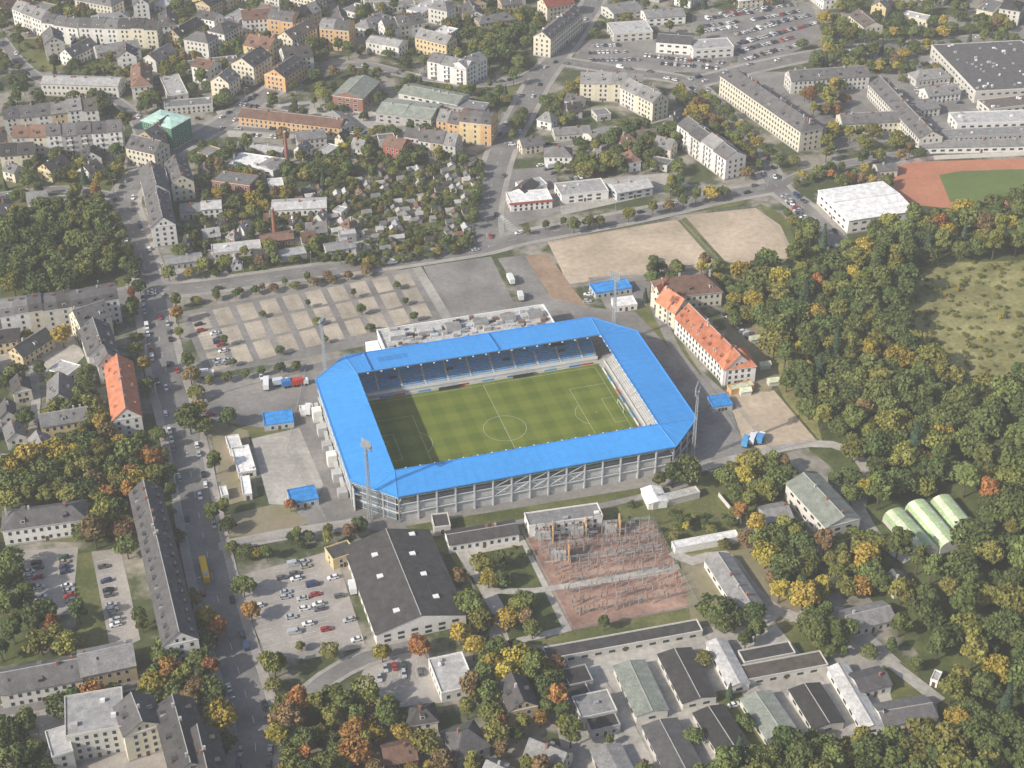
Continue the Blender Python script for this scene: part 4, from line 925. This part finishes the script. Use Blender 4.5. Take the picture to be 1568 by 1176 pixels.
forest_root=empty('forest_trees',(0,0,0)); NT=[0]
def tree(x,y,s=1.,pal='town',shape=None,parent=None,name=None,cn=None):
    p=PAL[pal]; cn=cn or random.choices(list(p),list(p.values()))[0]
    if cn=='S': shp='spruce'
    else: shp=shape or random.choices(['round','oval','spread'],[4,3,3])[0]
    me=random.choice(SH[(shp,cn)])
    nm=name or {'S':'spruce_tree','Y':'yellow_autumn_tree','O':'orange_autumn_tree','Br':'brown_autumn_tree'}.get(cn,'deciduous_tree')
    if shp=='bush': nm='shrub'
    o=bpy.data.objects.new(nm,me); o.location=(x,y,0); o.rotation_euler=(0,0,R()*6.28); o.scale=(s*U(.9,1.12),s*U(.9,1.12),s*U(.85,1.15)); COL.objects.link(o)
    if parent: o.parent=parent
    NT[0]+=1
PG={}
def add_placed(x,y): PG.setdefault((int(x//8),int(y//8)),[]).append((x,y))
def placed_near(x,y):
    i,j=int(x//8),int(y//8); o=[]
    for a in (-1,0,1):
        for b2 in (-1,0,1): o+=PG.get((i+a,j+b2),[])
    return o
def tfill(px,n,s=(.7,1.1),pal='town',mind=4.5,road=True,parent=None,shape=None,clear=.55,world=False,z=6):
    poly=px if world else [g(*p,z) for p in px]; xs=[p[0] for p in poly]; ys=[p[1] for p in poly]; c=0
    for _ in range(n*8):
        if c>=n: break
        x,y=U(min(xs),max(xs)),U(min(ys),max(ys))
        if not inpoly((x,y),poly): continue
        sc_=U(*s); r=4.5*sc_*clear
        if hit(occR,x,y) and road: continue
        if any(hit(occB,x+dx*r,y+dy*r) for dx,dy in ((0,0),(1,0),(-1,0),(0,1),(0,-1),(.7,.7),(-.7,-.7),(.7,-.7),(-.7,.7))): continue
        if any((q[0]-x)**2+(q[1]-y)**2<(mind*sc_)**2 for q in placed_near(x,y)): continue
        add_placed(x,y); tree(x,y,sc_,pal,shape,parent); c+=1
def trow(px,sp=9,s=(.7,.95),pal='street',jit=.8,skip=.08,shape=None,z=5):
    pts=[g(*p,z) for p in px]
    for i in range(len(pts)-1):
        a,b2=pts[i],pts[i+1]; n=max(1,int(math.dist(a,b2)/sp))
        for k in range(n):
            if R()<skip: continue
            x=a[0]+(b2[0]-a[0])*k/n+U(-jit,jit); y=a[1]+(b2[1]-a[1])*k/n+U(-jit,jit)
            if hit(occB,x,y): continue
            add_placed(x,y); tree(x,y,U(*s),pal,shape)
def roadside(pts,d,i0,i1,step,s,pal='street',skip=.2):
    o=offs(pts,d)
    for i in range(i0,min(i1,len(o)),step):
        if R()<skip or hit(occB,*o[i]) or (math.dist(o[i],BUSP)<16): continue
        add_placed(*o[i]); tree(o[i][0]+U(-.5,.5),o[i][1]+U(-.5,.5),U(*s),pal)
trow([(300,452),(390,438),(480,425),(560,412),(600,405)],8,(.42,.5),'brown',.3,0); trow([(330,445),(470,420),(590,400)],9,(.4,.5),'brown',.3,.2)
trow([(320,575),(480,550),(570,525)],7.5,(.45,.6),'town',.4,.05)
for k in range(3):
    for s in (.1,.3,.5,.7,.9):
        p=bil([g(283,481),g(630,415),g(668,486),g(322,572)],s,(k+1)/3-.02)
        if R()<.75: tree(*p,U(.35,.5),'town')
nR=len(R1)
roadside(R1,9.6,2,int(nR*.62),2,(.5,.85)); roadside(R1,-9.6,2,int(nR*.62),2,(.5,.85),skip=.25)
trow([(180,340),(205,420),(225,455)],9,(.6,.8),'green')
trow([(880,345),(1000,318),(1090,295),(1130,285)],7.5,(.6,.8),'autumn'); trow([(770,385),(800,378)],8,(.4,.5),'town'); trow([(1040,135),(1110,195),(1170,260)],8,(.6,.8),'autumn'); trow([(1078,140),(1150,205),(1200,255)],8,(.55,.75),'street')
trow([(860,335),(780,352)],8,(.4,.5),'town'); trow([(1250,90),(1400,72),(1568,55)],9,(.6,.9),'town'); trow([(1270,66),(1400,52),(1568,35)],10,(.6,.9),'street')
trow([(735,250),(728,300),(722,350)],7,(.5,.65),'green'); trow([(800,170),(780,215)],8,(.6,.8),'green'); trow([(560,400),(640,385),(720,370)],9,(.35,.45),'town')
for (x,y,s,cn) in ((290,645,1.15,'G2'),(350,640,.8,'G1'),(1030,730,1.,'G1'),(1055,722,1.1,'G2'),(1008,738,.7,'G2'),(535,815,.7,'Br'),(445,775,.5,'O'),(1000,395,.4,'G2'),(705,885,.8,'Br'),(740,865,.8,'G3'),(748,888,.7,'Y'),(720,925,1.1,'G2'),(735,950,1.,'G3'),(705,972,.8,'Y'),(642,990,.75,'O'),(585,1000,.75,'Y'),(815,965,.7,'G2'),(925,955,.6,'G1'),(420,1020,.9,'G3'),(505,998,.6,'G3'),(755,1020,.8,'Y'),(460,990,.4,'G3'),(1268,150,1.3,'G3'),(1240,145,.9,'O'),(1276,135,.9,'Y'),(160,800,1.2,'G3'),(1420,380,1.,'S'),(1260,640,1.1,'G3'),(455,820,.6,'G2'),(375,845,.6,'G2'),(325,790,.8,'G2'),(330,960,.9,'O'),(315,950,.8,'Y'),(255,1000,1.1,'G2'),(455,1075,1.1,'O'),(440,1105,1.1,'Br'),(210,740,1.1,'Y'),(235,705,1.,'O'),(190,745,1.,'G3'),(95,515,1.,'Y'),(340,1100,1.,'Y'),(545,1120,1.,'O'),(545,1150,1.,'O'),(425,1130,.9,'Y'),(1440,345,1.1,'O'),(1450,360,1.,'Y')):
    p=g(x,y,6*s); tree(*p,s,cn=cn); add_placed(*p)
FO=[(1112,420),(1205,395),(1235,350),(1290,390),(1345,345),(1400,335),(1660,290),(2000,320),(2150,1300),(1450,1300),(1425,1130),(1440,1040),(1400,950),(1365,880),(1350,790),(1330,720),(1300,660),(1240,640),(1195,560),(1160,480)]
tfill(FO,1100,(.85,1.35),'forest',6.3,True,forest_root)
tfill([(1385,420),(1430,403),(1700,395),(1740,590),(1560,590),(1470,600),(1400,545)],420,(.25,.65),'pop',2.4,False,forest_root,'bush',z=0)
tfill([(1095,715),(1200,700),(1225,760),(1250,830),(1330,840),(1395,890),(1385,960),(1290,905),(1200,925),(1165,870),(1120,770)],70,(.7,1.05),'autumn',5.5)
tfill([(1200,560),(1300,560),(1320,700),(1260,660),(1210,620)],20,(.8,1.1),'forest',5.5)
tfill([(1080,1170),(1160,1125),(1260,1145),(1430,1125),(1500,1250),(1090,1260)],60,(.8,1.2),'forest',5)
tfill([(1240,950),(1300,960),(1290,1010),(1230,1000)],6,(.9,1.2),'green',5); tfill([(1085,920),(1150,930),(1170,980),(1110,975)],9,(.7,1.),'town',5); tfill([(1080,860),(1200,860),(1270,930),(1180,925)],9,(.5,.8),'autumn',5)
tfill([(1230,740),(1330,700),(1350,860),(1300,850)],9,(.7,1.),'autumn',5)
tfill([(400,1095),(560,1060),(640,1060),(690,1100),(760,1030),(850,1010),(880,1060),(885,1260),(400,1260)],95,(.6,1.05),'autumn',5)
tfill([(720,990),(840,990),(860,1060),(780,1120),(700,1090)],18,(.7,1.),'street',5)
tfill([(40,320),(130,300),(195,345),(198,415),(150,440),(0,440),(0,330)],60,(.85,1.3),'green',5.5)
tfill([(0,500),(60,500),(60,530),(0,530)],6,(.6,.9),'town',5); tfill([(185,445),(225,450),(235,520),(210,540)],7,(.6,.9),'green',5)
tfill([(0,560),(130,560),(160,660),(0,700)],34,(.6,1.05),'town',5); tfill([(0,690),(110,665),(180,670),(262,690),(250,745),(200,770),(120,760),(0,765)],45,(.75,1.15),'autumn',5)
tfill([(120,770),(200,770),(210,850),(130,840)],8,(.8,1.2),'street',5.5); tfill([(0,840),(40,850),(60,930),(120,930),(120,1000),(0,1000)],17,(.7,1.1),'town',5); tfill([(190,830),(250,850),(270,1000),(215,970)],5,(.6,.8),'street',5)
tfill([(70,1040),(290,1000),(330,1040),(300,1080),(90,1100)],17,(.7,1.),'street',5); tfill([(300,1080),(345,1080),(350,1250),(290,1250)],7,(.7,1.),'autumn',5); tfill([(-10,1100),(70,1090),(60,1250),(-10,1250)],12,(.8,1.),'green',5)
tfill([(105,560),(160,640),(170,680),(110,680)],12,(.6,.9),'street',5); tfill([(215,480),(250,640),(240,690),(215,640)],8,(.6,.9),'street',5)
tfill([(430,300),(600,262),(640,245),(742,252),(722,370),(640,385),(560,398),(500,385)],430,(.16,.42),'town',2.6,False)
tfill([(440,235),(640,225),(740,235),(735,265),(600,275),(430,300)],60,(.5,.9),'town',4.8); tfill([(280,340),(430,300),(520,300),(520,390),(270,430)],60,(.35,.75),'town',4.5)
tfill([(290,220),(450,200),(440,300),(300,330)],36,(.5,.95),'town',5); tfill([(520,190),(700,195),(690,250),(520,240)],22,(.5,.8),'town',5)
tfill([(860,190),(1040,190),(1040,290),(900,275)],55,(.6,1.),'green',5); tfill([(850,240),(1010,220),(1020,270),(860,285)],10,(.5,.8),'green',5)
tfill([(250,60),(420,60),(420,160),(210,160)],38,(.6,1.05),'town',5); tfill([(420,60),(820,60),(820,170),(440,180)],75,(.45,.9),'town',5); tfill([(700,10),(830,20),(820,110),(720,90)],34,(.8,1.15),'green',5)
tfill([(0,80),(220,90),(220,190),(0,190)],45,(.5,.95),'town',5); tfill([(0,210),(210,230),(190,320),(0,330)],42,(.45,.9),'town',4.5)
tfill([(0,-40),(900,-40),(800,60),(0,70)],180,(.5,1.),'town',5); tfill([(900,-40),(1650,-40),(1650,70),(900,90)],130,(.5,.95),'town',5)
tfill([(1255,30),(1330,20),(1320,100),(1240,100)],16,(.8,1.1),'town',5); tfill([(1340,180),(1410,230),(1400,245),(1260,240),(1270,190)],20,(.6,.9),'street',5); tfill([(1220,120),(1300,120),(1300,170),(1240,170)],9,(.6,1.),'autumn',5)
tfill([(1180,230),(1260,240),(1370,260),(1350,290),(1260,270),(1200,280)],20,(.45,.75),'autumn',4.5); tfill([(1160,300),(1215,320),(1240,360),(1220,400),(1190,350)],12,(.4,.7),'street',4.5)
tfill([(1020,120),(1120,190),(1180,270),(1140,280),(1050,200)],16,(.6,.85),'autumn',5); tfill([(830,150),(890,100),(900,170),(840,190)],12,(.5,.9),'street',5); tfill([(1300,90),(1568,75),(1568,100),(1400,120)],20,(.5,.8),'town',5)
tfill([(990,400),(1110,395),(1110,430),(1080,420),(1000,430),(990,470),(975,460)],14,(.45,.8),'town',4.5); tfill([(1090,430),(1150,450),(1140,500),(1110,470)],9,(.5,.8),'street',4.5)
tfill([(690,850),(760,850),(860,960),(780,1000),(720,960)],9,(.5,.8),'street',5); tfill([(440,790),(560,790),(520,830),(350,850),(340,830)],10,(.35,.6),'town',4.5)
tfill([(980,990),(1400,960),(1440,1100),(1240,1180),(900,1180)],20,(.35,.65),'town',4.5); tfill([(1000,780),(1130,770),(1140,850),(1060,850)],12,(.3,.5),'town',4)
tfill([(-900,-220),(2400,-220),(2400,-45),(-900,-45)],260,(.7,1.2),'town',6); tfill([(-700,-30),(-20,-30),(-20,1176),(-300,1176)],280,(.7,1.15),'town',6); tfill([(1640,-30),(2200,-30),(2000,300),(1660,280)],100,(.7,1.1),'town',6); tfill([(-200,1230),(1800,1230),(1800,1500),(-200,1500)],180,(.7,1.1),'street',6,False)
for px,n in (([(280,380),(480,310),(560,395),(300,430)],60),([(590,812),(1010,745),(1130,800),(1060,880),(760,990)],25),([(0,690),(260,690),(290,830),(0,830)],30),([(0,0),(900,0),(700,190),(0,190)],160)):
    tfill(px,n,(.4,.9),'green',2.5,True,None,'bush',z=0)
print('TREES',NT[0],'CARS',NC[0],'OBJ',len(bpy.data.objects),'zp',zp[0],'zr',zr[0])
# ---------------- haze: a real layer of misty air over the town ----------------
hm=bpy.data.materials.new('misty_air'); hm.use_nodes=True; nt=hm.node_tree; nt.nodes.clear()
ou=nt.nodes.new('ShaderNodeOutputMaterial'); vs=nt.nodes.new('ShaderNodeVolumeScatter'); vs.inputs['Color'].default_value=(.97,.97,.98,1); vs.inputs['Density'].default_value=.00042; vs.inputs['Anisotropy'].default_value=.0
nt.links.new(vs.outputs[0],ou.inputs['Volume'])
mb=MB(); mb.box(-2500,2500,-500,4000,-2,150,hm); mb.build('haze_layer')
# ---------------- light, sky, camera ----------------
EL=math.radians(33); sx,sy=-.85,-.53
w=bpy.data.worlds.new('World'); scene.world=w; w.use_nodes=True; nt=w.node_tree; bg=nt.nodes['Background']
sk=nt.nodes.new('ShaderNodeTexSky'); sk.sky_type='NISHITA'; sk.sun_disc=False; sk.sun_elevation=EL; sk.sun_rotation=math.atan2(sx,sy); sk.air_density=1.; sk.dust_density=2.5
nt.links.new(sk.outputs[0],bg.inputs[0]); bg.inputs[1].default_value=.15
sl=bpy.data.lights.new('sun','SUN'); sl.energy=5.; sl.angle=math.radians(.6); sl.color=(1,.94,.84)
so=bpy.data.objects.new('sun',sl); so.rotation_euler=Vector((-sx*math.cos(EL),-sy*math.cos(EL),-math.sin(EL))).to_track_quat('-Z','Y').to_euler(); COL.objects.link(so)
cd=bpy.data.cameras.new('camera'); cd.sensor_width=36; cd.lens=F/1568*36; cd.clip_end=20000; cd.clip_start=1
co=bpy.data.objects.new('camera',cd); co.location=(0,0,H); co.rotation_euler=(math.pi/2-TH,0,0); COL.objects.link(co); scene.camera=co
scene.view_settings.view_transform='Standard'; scene.view_settings.look='None'; scene.view_settings.exposure=0
